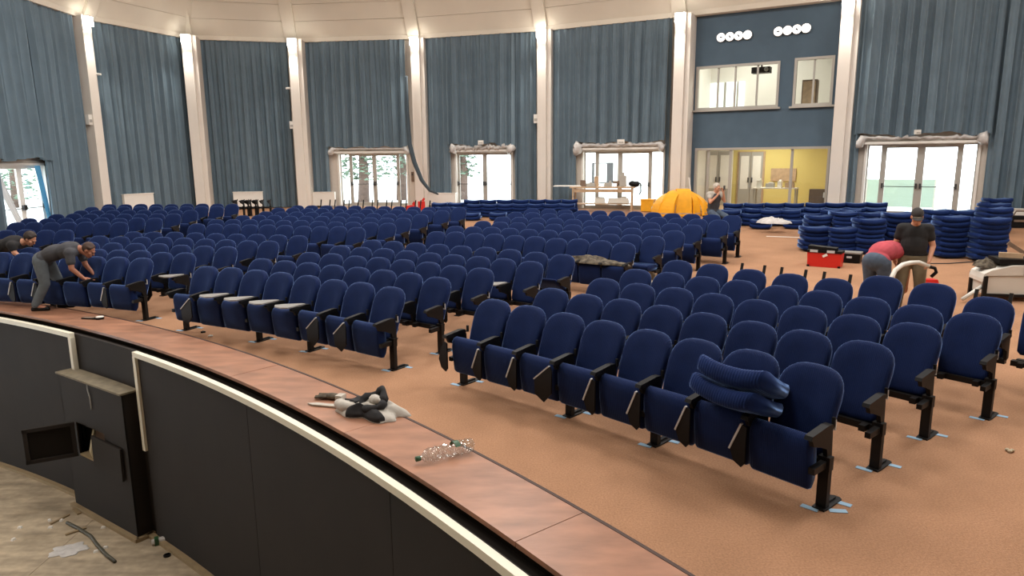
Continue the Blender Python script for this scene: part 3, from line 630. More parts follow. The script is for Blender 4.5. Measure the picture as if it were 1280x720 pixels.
# ------------------------------------------------------------------ theatre chairs
def outline():
    pts = []; N = 30
    wb, ws, hh = 0.216, 0.238, 0.645
    pts += [(-wb + 0.03, 0.0), (0, -0.005), (wb - 0.03, 0.0), (wb, 0.03), (wb + 0.012, 0.2), (ws - 0.004, 0.34), (ws, 0.42)]
    for k in range(1, 12):
        t = pi / 2 * k / 6.0; c_, s_ = cos(t), sin(t)
        pts.append((ws * math.copysign(abs(c_) ** 0.72, c_), 0.42 + (hh - 0.42) * abs(s_) ** 0.80))
    pts += [(-ws, 0.42), (-ws + 0.004, 0.34), (-wb - 0.012, 0.2), (-wb, 0.03)]
    return pts
LEAN = radians(19)
def back_mesh():
    o = outline(); n = len(o); cx, cz = 0.0, 0.34; s = MB(); vs = []; fs = []
    rings = [(0.965, 0.030), (1.0, 0.012), (1.004, -0.012), (0.985, -0.034), (0.945, -0.048), (0.86, -0.056), (0.5, -0.046), (0.2, -0.042)]
    backr = [(0.965, 0.030), (0.85, 0.038), (0.3, 0.042)]
    def lay(k, y):
        out = []
        for (x, z) in o:
            X = cx + (x - cx) * k; Z = cz + (z - cz) * k; yy = y + 0.10 * (X / 0.232) ** 2 * -0.16 + 0.03 * (Z / 0.64) ** 2 - 0.012 * sin(Z / 0.64 * pi)
            out.append((X, yy * cos(LEAN) + Z * sin(LEAN), Z * cos(LEAN) - yy * sin(LEAN)))
        return out
    for (k, y) in rings: vs += lay(k, y)
    for r in range(len(rings) - 1):
        for i in range(n): fs.append((r * n + i, r * n + (i + 1) % n, (r + 1) * n + (i + 1) % n, (r + 1) * n + i))
    fs.append(tuple((len(rings) - 1) * n + i for i in range(n)))
    b0 = len(vs)
    for (k, y) in backr[1:]: vs += lay(k, y)
    for i in range(n): fs.append((i, b0 + i, b0 + (i + 1) % n, (i + 1) % n)); fs.append((b0 + i, b0 + n + i, b0 + n + (i + 1) % n, b0 + (i + 1) % n))
    fs.append(tuple(b0 + n + i for i in range(n))[::-1])
    s.add(vs, fs); return s
BACK_Z, BACK_Y = 0.335, 0.065
ME = {}
bm_ = back_mesh(); bm_.v = [(x, y + BACK_Y, z + BACK_Z) for x, y, z in bm_.v]; ME['backrest'] = bm_.mesh('backrest', M_velvet, True)
def seat_profile(): return [(-0.150, 0.175), (-0.175, 0.20), (-0.198, 0.36), (-0.205, 0.48), (-0.198, 0.535), (-0.175, 0.565), (-0.14, 0.575), (-0.105, 0.56), (-0.085, 0.52), (-0.07, 0.40), (-0.06, 0.27), (-0.075, 0.21), (-0.11, 0.165)]
def puffy(profile, x0, x1, nx=7, bulge=0.012, inset=0.02):
    s = MB(); n = len(profile); cy = sum(p[0] for p in profile) / n; cz = sum(p[1] for p in profile) / n; vs = []; fs = []
    xs = [x0, x0 + 0.012, x0 + 0.05] + [x0 + (x1 - x0) * k / (nx + 1) for k in range(2, nx)] + [x1 - 0.05, x1 - 0.012, x1]
    for x in xs:
        e = min(x - x0, x1 - x); k = 1 - inset * 6 * max(0, 0.012 - e) / 0.012 * 0.5; 
        g = 1 + bulge * 4 * (x - x0) * (x1 - x) / (x1 - x0) ** 2
        for (y, z) in profile: vs.append((x, cy + (y - cy) * k * g, cz + (z - cz) * k))
    m_ = len(xs)
    for r in range(m_ - 1):
        for i in range(n): fs.append((r * n + i, r * n + (i + 1) % n, (r + 1) * n + (i + 1) % n, (r + 1) * n + i))
    fs.append(tuple(range(n))); fs.append(tuple((m_ - 1) * n + i for i in range(n))[::-1])
    return s.add(vs, fs)
ME['seat'] = puffy(seat_profile(), -0.222, 0.222, bulge=0.08).mesh('seat', M_velvet, True)
flat = [(-0.44, 0.375), (-0.455, 0.41), (-0.445, 0.45), (-0.41, 0.47), (-0.30, 0.465), (-0.15, 0.455), (-0.06, 0.455), (-0.03, 0.43), (-0.03, 0.38), (-0.06, 0.35), (-0.25, 0.345), (-0.40, 0.355)]
ME['seat_flat'] = puffy(flat, -0.222, 0.222, bulge=0.0).mesh('seat', M_velvet, True)
# a seat let halfway down
down = [( -0.05 + (y + 0.07) * cos(radians(62)) - (z - 0.3) * sin(radians(62)), 0.40 + (y + 0.07) * sin(radians(62)) * -1 + (z - 0.3) * cos(radians(62))) for y, z in seat_profile()]
ME['seat_down'] = puffy(down, -0.222, 0.222, bulge=0.05).mesh('seat', M_velvet, True)
s = MB(); s.box((0, 0.03, 0.325), (0.50, 0.07, 0.055)); s.prism([(0.0, 0.30), (0.06, 0.30), (0.12, 0.36), (0.06, 0.36)], 'x', -0.22, 0.22); s.box((-0.15, -0.03, 0.33), (0.05, 0.1, 0.05)); s.box((0.15, -0.03, 0.33), (0.05, 0.1, 0.05)); ME['beam'] = s.mesh('beam', M_steel)
def arm(x):
    s = MB(); s.prism([(-0.285, 0.585), (-0.27, 0.61), (-0.05, 0.632), (0.01, 0.628), (0.03, 0.60), (0.0, 0.585), (-0.26, 0.572)], 'x', x - 0.028, x + 0.028)
    s.prism([(-0.25, 0.578), (0.02, 0.60), (0.04, 0.57), (0.055, 0.36), (0.0, 0.34), (-0.03, 0.45), (-0.12, 0.49), (-0.22, 0.52)], 'x', x - 0.016, x + 0.016)
    s.box((x, 0.075, 0.62), (0.022, 0.02, 0.07)); return s
s = arm(0.25); ME['arm_r'] = s.mesh('armrest', M_plas)
s = arm(-0.25); ME['arm_l'] = s.mesh('armrest', M_plas)
def leg(x):
    s = MB(); s.box((x, 0.0, 0.19), (0.075, 0.05, 0.37)); s.box((x, 0.0, 0.34), (0.085, 0.06, 0.10)); s.prism([(-0.20, 0.31), (-0.20, 0.355), (0.03, 0.365), (0.03, 0.31)], 'x', x - 0.022, x + 0.022)
    return s
def foot(x):
    s = MB(); s.prism([(x - 0.045, -0.06), (x + 0.045, -0.06), (x + 0.05, 0.0), (x + 0.045, 0.20), (x + 0.02, 0.22), (x - 0.02, 0.22), (x - 0.045, 0.20), (x - 0.05, 0)], 'z', 0.0, 0.012); s.box((x, 0.1, 0.018), (0.03, 0.14, 0.02)); return s
ME['leg_r'] = leg(0.25).mesh('leg', M_steel); ME['leg_l'] = leg(-0.25).mesh('leg', M_steel)
ME['foot_r'] = foot(0.25).mesh('foot_plate', M_steel); ME['foot_l'] = foot(-0.25).mesh('foot_plate', M_steel)
def tab(kind):
    s = MB()
    if kind == 'folded':
        pl = [(0.225, 0.535), (0.165, 0.45), (0.135, 0.33), (0.17, 0.24), (0.235, 0.205), (0.262, 0.24), (0.262, 0.52)]
        s.prism(pl, 'y', -0.262, -0.246); m = M_plas
        e = MB(); e.bar((0.222, -0.258, 0.54), (0.134, -0.258, 0.325), 0.014, 0.026, (0, 1, 0))
        return s.mesh('tablet', m), e.mesh('edge_strip', M_edge)
    if kind == 'tilted':
        pl = [(0.24, 0.56), (0.05, 0.40), (0.06, 0.26), (0.17, 0.20), (0.26, 0.30), (0.262, 0.52)]
        s.prism(pl, 'y', -0.30, -0.284); e = MB(); e.bar((0.235, -0.296, 0.565), (0.05, -0.296, 0.405), 0.012, 0.026, (0, 1, 0)); return s.mesh('tablet', M_plas), e.mesh('edge_strip', M_edge)
    pl = [(0.26, -0.34), (0.26, -0.05), (0.20, -0.06), (0.02, -0.22), (-0.02, -0.30), (0.04, -0.36), (0.18, -0.38)]
    s.prism(pl, 'z', 0.628, 0.645); return s.mesh('tablet', M_tablet), None
for k in ('folded', 'tilted', 'open'): ME['tab_' + k] = tab(k)
ME['tagplate'] = MB().box((0.25, 0.082, 0.60), (0.03, 0.012, 0.075)).mesh('bracket_plate', M_edge)
ME['posts'] = MB().bar((-0.16, 0.12, 0.34), (-0.16, 0.31, 1.00), 0.035, 0.02, (0, 1, 0)).bar((0.16, 0.12, 0.34), (0.16, 0.31, 1.00), 0.035, 0.02, (0, 1, 0)).mesh('back_post', M_steel)
ROWS = {'A0': (19.88, 49.53, 39.54, 8), 'A1': (20.80, 49.25, 39.61, 8), 'A2': (21.76, 48.98, 39.57, 8), 'A3': (22.70, 49.19, 39.06, 9), 'A4': (23.68, 48.9, 38.1, 9),
 'B0': (19.77, 64.31, 54.00, 8), 'B1': (20.62, 63.66, 54.02, 8), 'B2': (21.52, 63.26, 53.97, 8), 'B3': (22.42, 63.54, 53.36, 9), 'B4': (23.37, 63.60, 53.44, 9),
 'W0': (20.0, 77.75, 69.1, 7), 'W1': (20.71, 78.25, 68.61, 8), 'W2': (21.64, 78.52, 68.56, 8), 'W3': (22.56, 78.75, 68.12, 9), 'W4': (23.50, 78.65, 68.26, 9),
 'C5': (25.29, 63.02, 53.17, 10), 'C6': (26.21, 63.23, 52.85, 11), 'C7': (27.16, 62.83, 52.86, 11), 'C8': (28.13, 62.79, 52.88, 11), 'C9': (29.13, 63.04, 52.48, 12), 'C10': (30.04, 62.94, 52.55, 12),
 'D5': (25.39, 78.07, 67.98, 10), 'D6': (26.29, 78.29, 67.39, 11), 'D7': (27.20, 77.88, 67.67, 11), 'D8': (28.07, 77.54, 67.63, 11), 'D9': (29.07, 77.94, 67.42, 12), 'D10': (29.85, 77.58, 67.16, 12),
 'V4': (23.73, 86.82, 83.33, 4), 'V5': (25.59, 89.55, 83.30, 7), 'V6': (26.46, 90.19, 82.47, 8), 'V7': (27.50, 90.01, 82.76, 8), 'V8': (28.44, 89.77, 82.87, 8), 'V9': (29.46, 90.31, 82.40, 9), 'V10': (30.22, 90.08, 82.24, 9)}
BLOCK = {'A': 'near right block', 'B': 'near middle block', 'W': 'near left block', 'C': 'far right block', 'D': 'far middle block', 'V': 'far left block'}
SETBACK = 0.30
SHIFT = 0.05
BASES = {}
def legs_of(n): return {0, n} | ({3, 5} if n == 8 else set(range(3, n - 1, 3)))
TAPED = []
TAB = {('A0', k): 'folded' for k in range(8)}
TAB.update({('A0', 2): 'tilted', ('A0', 7): None, ('B0', 0): 'tilted', ('B0', 1): 'open', ('B0', 2): 'open', ('B0', 3): 'open', ('B0', 4): 'open', ('B0', 5): 'tilted', ('B0', 6): 'tilted', ('W0', 5): 'folded', ('W0', 2): 'folded', ('W0', 1): 'folded', ('B1', 6): 'tilted', ('B2', 6): 'folded', ('B3', 7): 'open', ('W1', 6): 'tilted', ('W1', 7): 'open'})
for key, (R, a0, a1, n) in ROWS.items():
    blk, row = key[0], int(key[1:]); Rb = R - SETBACK; first_row = {'A': 0, 'B': 0, 'W': 0, 'C': 5, 'D': 5, 'V': 4}[blk]; lg = legs_of(n); da = (a0 - a1) / (n - 1)
    for i in range(n):
        ang = radians(a0 - da * i) - SHIFT / Rb; x, y = C0.x + Rb * cos(ang), C0.y + Rb * sin(ang); z = floor_z(x, y); rz = ang - pi / 2
        look = 'navy folding theatre chair'
        seat = 'seat' if row in (0,) or row >= 5 or (blk in 'WV' and row == 4) else None
        if key == 'B4' and i == n - 1: seat = 'seat_down'
        if key == 'C6' and i == n - 1: seat = 'seat_flat'; look = 'navy theatre chair with lowered seat'
        if seat is None: look = 'navy theatre chair without seat'
        place = 'last' if i == n - 1 else ORD[i + 1]
        lab = '%s, %s from left in row %s of the %s' % (look, place if place != 'last' else 'end chair counted', NUM[row - first_row + 1], BLOCK[blk])
        if place == 'last': lab = '%s at the right end of row %s, %s' % (look, NUM[row - first_row + 1], BLOCK[blk])
        t = thing('theatre_chair', lab, 'chair', (x, y, z), rz, 'theatre chairs of the ' + BLOCK[blk])
        bk = obj('backrest', ME['backrest'], t); up = 0.0
        if key == 'A4':
            if i in (0, 1): up = 0.02
            elif i in (5, 6, 8): up = 0.085
            else: up = 0.0; obj('back_post', ME['posts'], t)
        jit = random.uniform(-0.008, 0.008); bk.location = (0, jit * 0.5, up + jit)
        bk.rotation_euler = (random.uniform(-0.012, 0.012), 0, random.uniform(-0.012, 0.012))
        if seat: so = obj('seat', ME[seat], t); so.location = (0, random.uniform(-0.012, 0.012), random.uniform(-0.008, 0.008))
        obj('beam', ME['beam'], t)
        ar = obj('armrest', ME['arm_r'], t)
        if i == n - 1: obj('bracket_plate', ME['tagplate'], ar, label='pale bracket plate')
        if i == 0: obj('armrest', ME['arm_l'], t)
        if i + 1 in lg: l_ = obj('leg', ME['leg_r'], t); obj('foot_plate', ME['foot_r'], l_)
        if i == 0: l_ = obj('leg', ME['leg_l'], t); obj('foot_plate', ME['foot_l'], l_)
        k_ = TAB.get((key, i))
        if k_:
            tb_, es_ = ME['tab_' + k_]; to = obj('tablet', tb_, t)
            if k_ == 'folded':
                to.rotation_euler = (0, 0, 0)
            if es_: obj('edge_strip', es_, to, label='pale grey edge of the writing tablet')
            if k_ == 'open': to['label'] = 'pale grey writing tablet swung open'
        if key == 'A0' and i == 0: tl = obj('tablet', ME['tab_folded'][0], t); tl.location = (-0.50, 0, 0)
        BASES[(key, i)] = (Vector((x, y, z)), rz)
        if (row == 0 and (i + 1 in lg)) or (blk == 'A' and i == n - 1) or (blk == 'B' and row <= 2 and i == n - 1): TAPED.append((key, i, 0.25))
        if row == 0 and i == 0: TAPED.append((key, i, -0.25))
me_t = MB().box((0, 0, 0.0015), (0.12, 0.05, 0.003)).mesh('tape', M_tape)
for (key, i, dx) in TAPED:
    b, rz = BASES[(key, i)]; Rz = Matrix.Rotation(rz, 3, 'Z'); who = 'right end leg' if i + 1 == ROWS[key][3] and dx > 0 else ('left end leg' if dx < 0 else 'leg after chair ' + ORD[i + 1])
    for (ox, oy, rr, nm) in ((-0.05, -0.08, 0.1, 'front'), (0.07, 0.16, 0.15, 'rear')) + (((0.1, 0.03, 0.75, 'side'),) if key == 'A0' and i == 7 else ()):
        o = obj('masking_tape', me_t, None, b + Rz @ Vector((dx + ox, oy, 0.001)), rz + rr); tag(o, 'blue tape at %s of %s, row %s, %s' % (nm, who, NUM[int(key[1]) + 1], BLOCK[key[0]]), 'tape', 'strips of floor tape')
# bare frames at the very back of the far middle block
for k in range(8):
    ang = radians(76.9 - 0.93 * k); Rb = 30.75; x, y = C0.x + Rb * cos(ang), C0.y + Rb * sin(ang)
    t = thing('bare_chair_frame', 'bare black chair frame with two upright posts, %s of eight before the door with trees' % ORD[k + 1], 'chair frame', (x, y, floor_z(x, y)), ang - pi / 2, 'bare chair frames at the back')
    obj('back_post', ME['posts'], t); obj('beam', ME['beam'], t); l_ = obj('leg', ME['leg_r'], t); obj('foot_plate', ME['foot_r'], l_); l_ = obj('leg', ME['leg_l'], t); obj('foot_plate', ME['foot_l'], l_); obj('armrest', ME['arm_r'], t)
for k in range(4):
    p = at(304 + 9 * k, 270); p = Vector((p.x, p.y, floor_z(p.x, p.y)))
    t = thing('bare_chair_frame', 'bare black chair frame without posts, %s of four under the third bay heater' % ORD[k + 1], 'chair frame', p, radians(-12 + 4 * k), 'bare chair frames at the back')
    obj('beam', ME['beam'], t); l_ = obj('leg', ME['leg_r'], t); obj('foot_plate', ME['foot_r'], l_); obj('armrest', ME['arm_r'], t); obj('armrest', ME['arm_l'], t); l_ = obj('leg', ME['leg_l'], t)

# ------------------------------------------------------------------ loose seat cushions
def pad_mesh():
    prof = []   # (y, z) side outline: rounded front roll tapering to the rear
    prof = [(-0.225, 0.012), (-0.246, 0.035), (-0.25, 0.07), (-0.242, 0.104), (-0.21, 0.12), (-0.16, 0.122), (-0.05, 0.112), (0.10, 0.108), (0.20, 0.112), (0.235, 0.09), (0.24, 0.05), (0.21, 0.02), (0.0, 0.008), (-0.16, 0.006)]
    s = MB(); n = len(prof); vs = []; fs = []; xs = [-0.245, -0.225, -0.17, -0.08, 0, 0.08, 0.17, 0.225, 0.245]
    for x in xs:
        e = abs(x) / 0.245; k = 1 - 0.08 * max(0, e - 0.85) / 0.15
        for (y, z) in prof: vs.append((x, y * (1 - 0.05 * max(0, e - 0.85) / 0.15), 0.06 + (z - 0.06) * k + 0.034 * e ** 2.5))
    for r in range(len(xs) - 1):
        for i in range(n): fs.append((r * n + i, r * n + (i + 1) % n, (r + 1) * n + (i + 1) % n, (r + 1) * n + i))
    fs.append(tuple(range(n))); fs.append(tuple((len(xs) - 1) * n + i for i in range(n))[::-1])
    return s.add(vs, fs).mesh('cushion', M_pad, True)
ME['pad'] = pad_mesh()
def stack(p, n, rz, where, step=0.108):
    rnd = random.Random(int(p.x * 100 + p.y * 37))
    for k in range(n):
        o = obj('seat_cushion', ME['pad'], None, (p.x + rnd.uniform(-0.025, 0.025), p.y + rnd.uniform(-0.025, 0.025), floor_z(p.x, p.y) + k * step), rz + rnd.uniform(-0.06, 0.06) + (pi if (k % 2 and rnd.random() < 0.3) else 0)); o.scale = (1.17, 1.14, 1.06)
        tag(o, 'navy seat cushion, %s, %s' % ('topmost' if k == n - 1 else ORD[k + 1] + ' from floor', where), 'cushion', 'cushions piled ' + where.split(' row ')[-1])
# stacks before the wide right door: front row, then rows behind
yaw = radians(-32)
front = [(1016, 313, 5), (1049, 315, 5), (1083, 316, 7), (1117, 314, 8), (1150, 317, 6), (1184, 321, 8), (1230, 325, 8)]
for k, (px, py, n) in enumerate(front): stack(at(px, py), n, radians(-8), '%s stack, front row by wide door' % ORD[k + 1])
back_row = [(1020, 296, 5), (1052, 297, 6), (1085, 298, 6), (1120, 299, 6), (1165, 302, 7), (1197, 303, 7), (1236, 307, 8)]
for k, (px, py, n) in enumerate(back_row): stack(at(px, py), n, radians(-8), '%s stack, middle row by wide door' % ORD[k + 1])
third = [(1170, 288, 5), (1205, 290, 5), (1239, 292, 7), (1241, 283, 7)]
for k, (px, py, n) in enumerate(third): stack(at(px, py), n, radians(-8), '%s stack, rear row by wide door' % ORD[k + 1])
# pile below the booth
for r, (py, n, x0, x1, m) in enumerate(((285.5, 2, 950, 992, 2), (281.5, 4, 914, 1086, 8), (279, 4, 918, 1092, 8), (276.5, 5, 916, 1094, 8))):
    for k in range(m):
        px = x0 + (x1 - x0) * k / (m - 1); nn = n - (1 if r == 1 and k % 3 == 1 else 0); stack(at(px, py), nn, radians(-26), '%s stack, %s row below booth' % (ORD[k + 1], ['foremost', 'second', 'third', 'rear'][r]))
# low broad pile by the narrow door
for r, (py, n, x0, x1, m) in enumerate(((275, 3, 590, 622, 2), (271, 4, 556, 708, 9), (269, 5, 550, 712, 9))):
    for k in range(m):
        px = x0 + (x1 - x0) * k / (m - 1); stack(at(px, py), n - (1 if k < 2 else 0), radians(-6), '%s stack, %s row near narrow door' % (ORD[k + 1], ['foremost', 'second', 'rear'][r]))
# two loose cushions dropped on the front row
b, rz = BASES[('A0', 6)]; Rz = Matrix.Rotation(rz, 3, 'Z')
for k, (lx, ly, lz, ex, ey, ez, lab) in enumerate(((0.08, -0.17, 0.585, -0.40, 0.05, -0.08, 'navy loose cushion, lower of two lying across the front row armrest'), (0.11, -0.13, 0.725, -0.46, 0.03, 0.02, 'navy loose cushion, upper of two lying across the front row armrest'))):
    o = obj('seat_cushion', ME['pad'], None, b + Rz @ Vector((lx, ly, lz))); o.rotation_euler = (ex, ey, rz + ez); o.scale = (1.05, 1.05, 1.20); tag(o, lab, 'cushion', 'loose cushions on the front row')

# ------------------------------------------------------------------ cloth heaps
def heap(name, lab, cat, p, rz, sx, sy, h, m, seed, bumps=9, parts=None):
    rnd = random.Random(seed); t = thing(name, lab, cat, p, rz)
    B = [(rnd.uniform(-0.7, 0.7), rnd.uniform(-0.6, 0.6), rnd.uniform(0.2, 0.5), rnd.uniform(0.4, 1.0), rnd.uniform(0, 6)) for _ in range(bumps)]
    def hf(u, v):
        e = max(0, 1 - (u * u + v * v)) ** 0.45; q = sum(a_ * math.exp(-(((u - x) * cos(r_) + (v - y) * sin(r_)) ** 2 / (w_ * 0.5) ** 2 + ((v - y) * cos(r_) - (u - x) * sin(r_)) ** 2 / (w_ * 1.1) ** 2)) for x, y, w_, a_, r_ in B)
        rg = 1 - abs(sin(3.1 * u + 2.2 * v + 1.7 * sin(2.3 * v + seed) + seed)) * 0.75; r2 = 1 - abs(sin(5.7 * v - 2.9 * u + 1.5 * sin(3.1 * u + seed * 1.7)))
        return e * (0.22 + 0.40 * math.tanh(abs(q) * 0.9) + 0.28 * rg + 0.20 * r2 * rg) * h
    def patch(nm, m, u0, u1, v0, v1, lift, parent):
        vs = []; fs = []; N = 26
        for j in range(N + 1):
            for i in range(N + 1):
                a_ = u0 + (u1 - u0) * i / N; b_ = v0 + (v1 - v0) * j / N; rr = max(abs(a_), abs(b_)); l = hypot(a_, b_) or 1; k = rr / l if l > 0 else 1
                U, W = a_ * k, b_ * k; wob_ = 1 + 0.12 * sin(5 * atan2(W, U) + seed) + 0.08 * sin(9 * atan2(W, U) + seed * 2)
                vs.append((U * sx * wob_, W * sy * wob_, hf(U, W) + lift + 0.004))
        for j in range(N):
            for i in range(N): q = j * (N + 1) + i; fs.append((q, q + 1, q + N + 2, q + N + 1))
        k = len(vs); vs += [(x, y, 0.0) for x, y, z in vs]; rim = [i for i in range(N)] + [(N + 1) * j + N for j in range(N)] + [(N + 1) * N + N - i for i in range(N)] + [(N + 1) * (N - j) for j in range(N)]
        for q in range(len(rim)): fs.append((rim[q], rim[(q + 1) % len(rim)], k + rim[(q + 1) % len(rim)], k + rim[q]))
        return MB().add(vs, fs).build(nm, m, parent, True)
    patch('fold', m, -1, 1, -1, 1, 0, t)
    for (nm, mm, u0, u1, v0, v1, lift) in (parts or []): patch(nm, mm, u0, u1, v0, v1, lift, t)
    return t
pj_ = at(462, 514, KZ); pe = at(520, 528, KZ); dr = pe - at(400, 495, KZ); ja = atan2(dr.y, dr.x)
heap('jacket', 'crumpled pale grey and black jacket on the wooden stage edge', 'jacket', (pj_.x, pj_.y, KZ + 0.004), ja, 0.40, 0.22, 0.15, M_jgrey, 5, 12, [('lining', M_blackcloth, -0.68, -0.22, -0.45, 0.45, 0.016), ('hem', M_blackcloth, -0.15, 0.98, -0.995, -0.70, 0.020)])
jk = COL.objects[-1].parent; hp_ = [(0.10 + 0.105 * cos(2 * pi * k / 16) - 0.03 * sin(4 * pi * k / 16), -0.02 + 0.10 * sin(2 * pi * k / 16), 0.135 + 0.060 * sin(2 * pi * k / 16) + 0.012 * sin(5 * k)) for k in range(17)]
MB().tube(hp_, [0.036 + 0.010 * sin(k * 1.7) for k in range(17)], 10).build('hood', M_blackcloth, jk, True)
MB().ell((0.11, -0.02, 0.125), (0.075, 0.06, 0.055), Matrix.Rotation(0.5, 3, 'Y')).ell((0.15, -0.05, 0.145), (0.05, 0.035, 0.04)).build('sleeve', M_jgrey, jk, True)
MB().tube([(-0.05, -0.14, 0.05), (-0.16, -0.16, 0.06), (-0.28, -0.12, 0.05), (-0.34, -0.04, 0.04)], [0.045, 0.055, 0.05, 0.03], 10).build('sleeve', M_jgrey, jk, True)
p = at(416, 499, KZ); t = thing('work_glove', 'grey work glove beside the jacket on the stage edge', 'glove', (p.x, p.y, KZ + 0.004), ja + 0.3)
s = MB(); s.ell((0, 0, 0.03), (0.09, 0.05, 0.03)); s.build('palm', M_camo, t, True)
for k in range(4): MB().cap((-0.06, -0.04 + 0.025 * k, 0.028), 0.015, (-0.16 - 0.015 * (k % 2), -0.055 + 0.035 * k, 0.018), 0.012, 8).build('finger', M_camo, t, True)
MB().box((0.09, 0, 0.03), (0.07, 0.09, 0.045)).build('cuff', M_jgrey, t)
p = at(404, 508, KZ); t = tag(MB().box((0, 0, 0.008), (0.26, 0.06, 0.016)).prism([(-0.13, -0.03), (-0.2, 0.0), (-0.13, 0.03)], 'z', 0, 0.014).build('white_strip', M_jgrey, None), 'pale flat strip sticking out from under the jacket', 'strip'); t.location = (p.x + 0.03, p.y, KZ + 0.004); t.rotation_euler = (0, 0, ja + 0.35)
p = BASES[('C5', 8)][0]; pr = BASES[('C5', 8)][1]; Rz = Matrix.Rotation(pr, 3, 'Z'); q = p + Rz @ Vector((0, -0.10, 0.57)); heap('work_jacket', 'olive brown jacket thrown over the folded seats of the far right block', 'jacket', q, pr, 0.75, 0.16, 0.16, M_camo, 9)
q = at(808, 360); heap('beige_jacket', 'beige and olive cloth heap on the carpet beside the olive jacket', 'cloth', (q.x, q.y, 0.01), -0.5, 0.34, 0.22, 0.46, M_beige, 12, 9, [('lining', M_camo, -0.9, 0.1, -0.9, 0.2, 0.02)])

# ------------------------------------------------------------------ bottle and small items on the stage edge
pc, pb = at(524, 573, KZ + 0.05), at(590, 556, KZ + 0.06); axis = (pb - pc); Lb = axis.length
t = thing('plastic_bottle', 'crushed clear plastic bottle with green cap lying on the stage edge', 'bottle', pc, atan2(axis.y, axis.x))
vs = []; fs = []; prof = [(0.0, 0.016), (0.04, 0.018), (0.07, 0.03), (0.13, 0.055), (0.2, 0.06), (0.27, 0.052), (0.30, 0.058), (0.40, 0.06), (0.52, 0.058), (0.60, 0.05), (0.66, 0.058), (0.72, 0.052), (0.78, 0.06), (0.84, 0.053), (0.90, 0.06), (0.97, 0.056), (1.0, 0.045)]
rnd = random.Random(3); NB = 20; prof2 = []
for (u0_, r0_), (u1_, r1_) in zip(prof, prof[1:]):
    for q in range(3): prof2.append((u0_ + (u1_ - u0_) * q / 3, r0_ + (r1_ - r0_) * q / 3))
prof2.append(prof[-1])
for i, (u_, r_) in enumerate(prof2):
    for k in range(NB):
        th = 2 * pi * k / NB; dent = 1 + (0.16 * rnd.uniform(-1, 1) if u_ > 0.1 else 0) - (0.22 * max(0, cos(th - 1.2)) if 0.5 < u_ < 0.66 else 0)
        vs.append((u_ * Lb, r_ * dent * cos(th), r_ * dent * sin(th) + 0.012 * u_))
for i in range(len(prof2) - 1):
    for k in range(NB): fs.append((i * NB + k, i * NB + (k + 1) % NB, (i + 1) * NB + (k + 1) % NB, (i + 1) * NB + k))
fs.append(tuple((len(prof2) - 1) * NB + k for k in range(NB)))
MB().add(vs, fs).build('body', M_pet, t)
MB().lathe([(0.018, -0.03), (0.021, -0.028), (0.021, 0.008), (0.018, 0.01)], 16, Matrix.Rotation(pi / 2, 4, 'Y')).build('cap', M_green, t, True)
vl = []; fl_l = []
for i, u_ in enumerate((0.63, 0.68, 0.73)):
    for k in range(9):
        th = radians(-170 + 17 * k); vl.append((u_ * Lb, 0.066 * cos(th), 0.066 * sin(th) + 0.01))
for i in range(2):
    for k in range(8): fl_l.append((i * 9 + k, i * 9 + k + 1, (i + 1) * 9 + k + 1, (i + 1) * 9 + k))
vl2 = [(x, -y, -z + 0.02) for x, y, z in vl]
MB().add(vl2, fl_l).build('label', M_green, t, True)
p = at(113, 398.5, KZ); t = thing('mobile_phone', 'dark phone lying on the stage edge next to the round tin', 'phone', (p.x, p.y, KZ + 0.003), -0.2); MB().box((0, 0, 0.01), (0.24, 0.09, 0.016)).build('body', M_plas, t); MB().box((-0.02, 0, 0.0185), (0.18, 0.075, 0.002)).build('screen', M_browncard, t)
p = at(125, 399, KZ); t = thing('round_tin', 'small round black tin with white rim on the stage edge', 'tin', (p.x, p.y, KZ + 0.003), 0); MB().lathe([(0.058, 0), (0.06, 0.03)], 20).build('body', M_plas, t, False); MB().lathe([(0.056, 0.03), (0.054, 0.04)], 20).build('rim', M_white, t); 
# crumbs on the carpet by the end chair, and specks
for k, (px, py, m, lab) in enumerate(((1262, 565, M_beige, 'small cream crumb alone on the carpet near the right edge'), (254, 416, M_plas, 'small black scrap on the carpet before the middle block'), (263, 421, M_white, 'small white scrap on the carpet before the middle block'))):
    p = at(px, py); s = MB()
    for q in range(3): s.ell((0.02 * cos(q * 2.1), 0.018 * sin(q * 2.1), 0.014), (0.02, 0.017, 0.014), None, 8, 5)
    o = s.build('scrap', m, None, True); tag(o, lab, 'scrap'); o.location = p
# rubbish on the pit floor
def pit(px, py):
    d = ray(px, py); t_ = (PIT - EYE) / d.z; return Vector((d.x * t_, d.y * t_, PIT))
cp = [pit(*q) for q in ((84, 655), (98, 662), (114, 672), (122, 683), (133, 695), (144, 704))]
tag(MB().tube([(p.x, p.y, p.z + 0.022) for p in cp], 0.022, 8).build('cable_offcut', mat('grey_green_cable', srgb(74, 72, 60), 0.5), None, True), 'thick grey green cable end lying on the pit floor', 'cable')
p = pit(86, 688); heap('plastic_sheet', 'torn translucent plastic scrap on the pit floor', 'plastic scrap', (p.x, p.y, PIT + 0.004), 0.3, 0.22, 0.16, 0.03, M_plastic, 21)
for k, (px, py, w_, l_, a_, m, lab) in enumerate(((95, 665, 0.04, 0.25, 0.8, M_tan, 'thin pale lath crossing the thick cable'), (96, 640, 0.05, 0.22, -0.7, M_tan, 'short tan lath by the cupboard corner'), (75, 650, 0.03, 0.28, 1.2, M_tan, 'thin brown stick left of the cupboard corner'))):
    p = pit(px, py); o = MB().box((0, 0, 0.012), (l_, w_, 0.02)).build('lath', m, None); tag(o, lab, 'lath', 'wood scraps in the pit'); o.location = p; o.rotation_euler = (0, 0, a_)
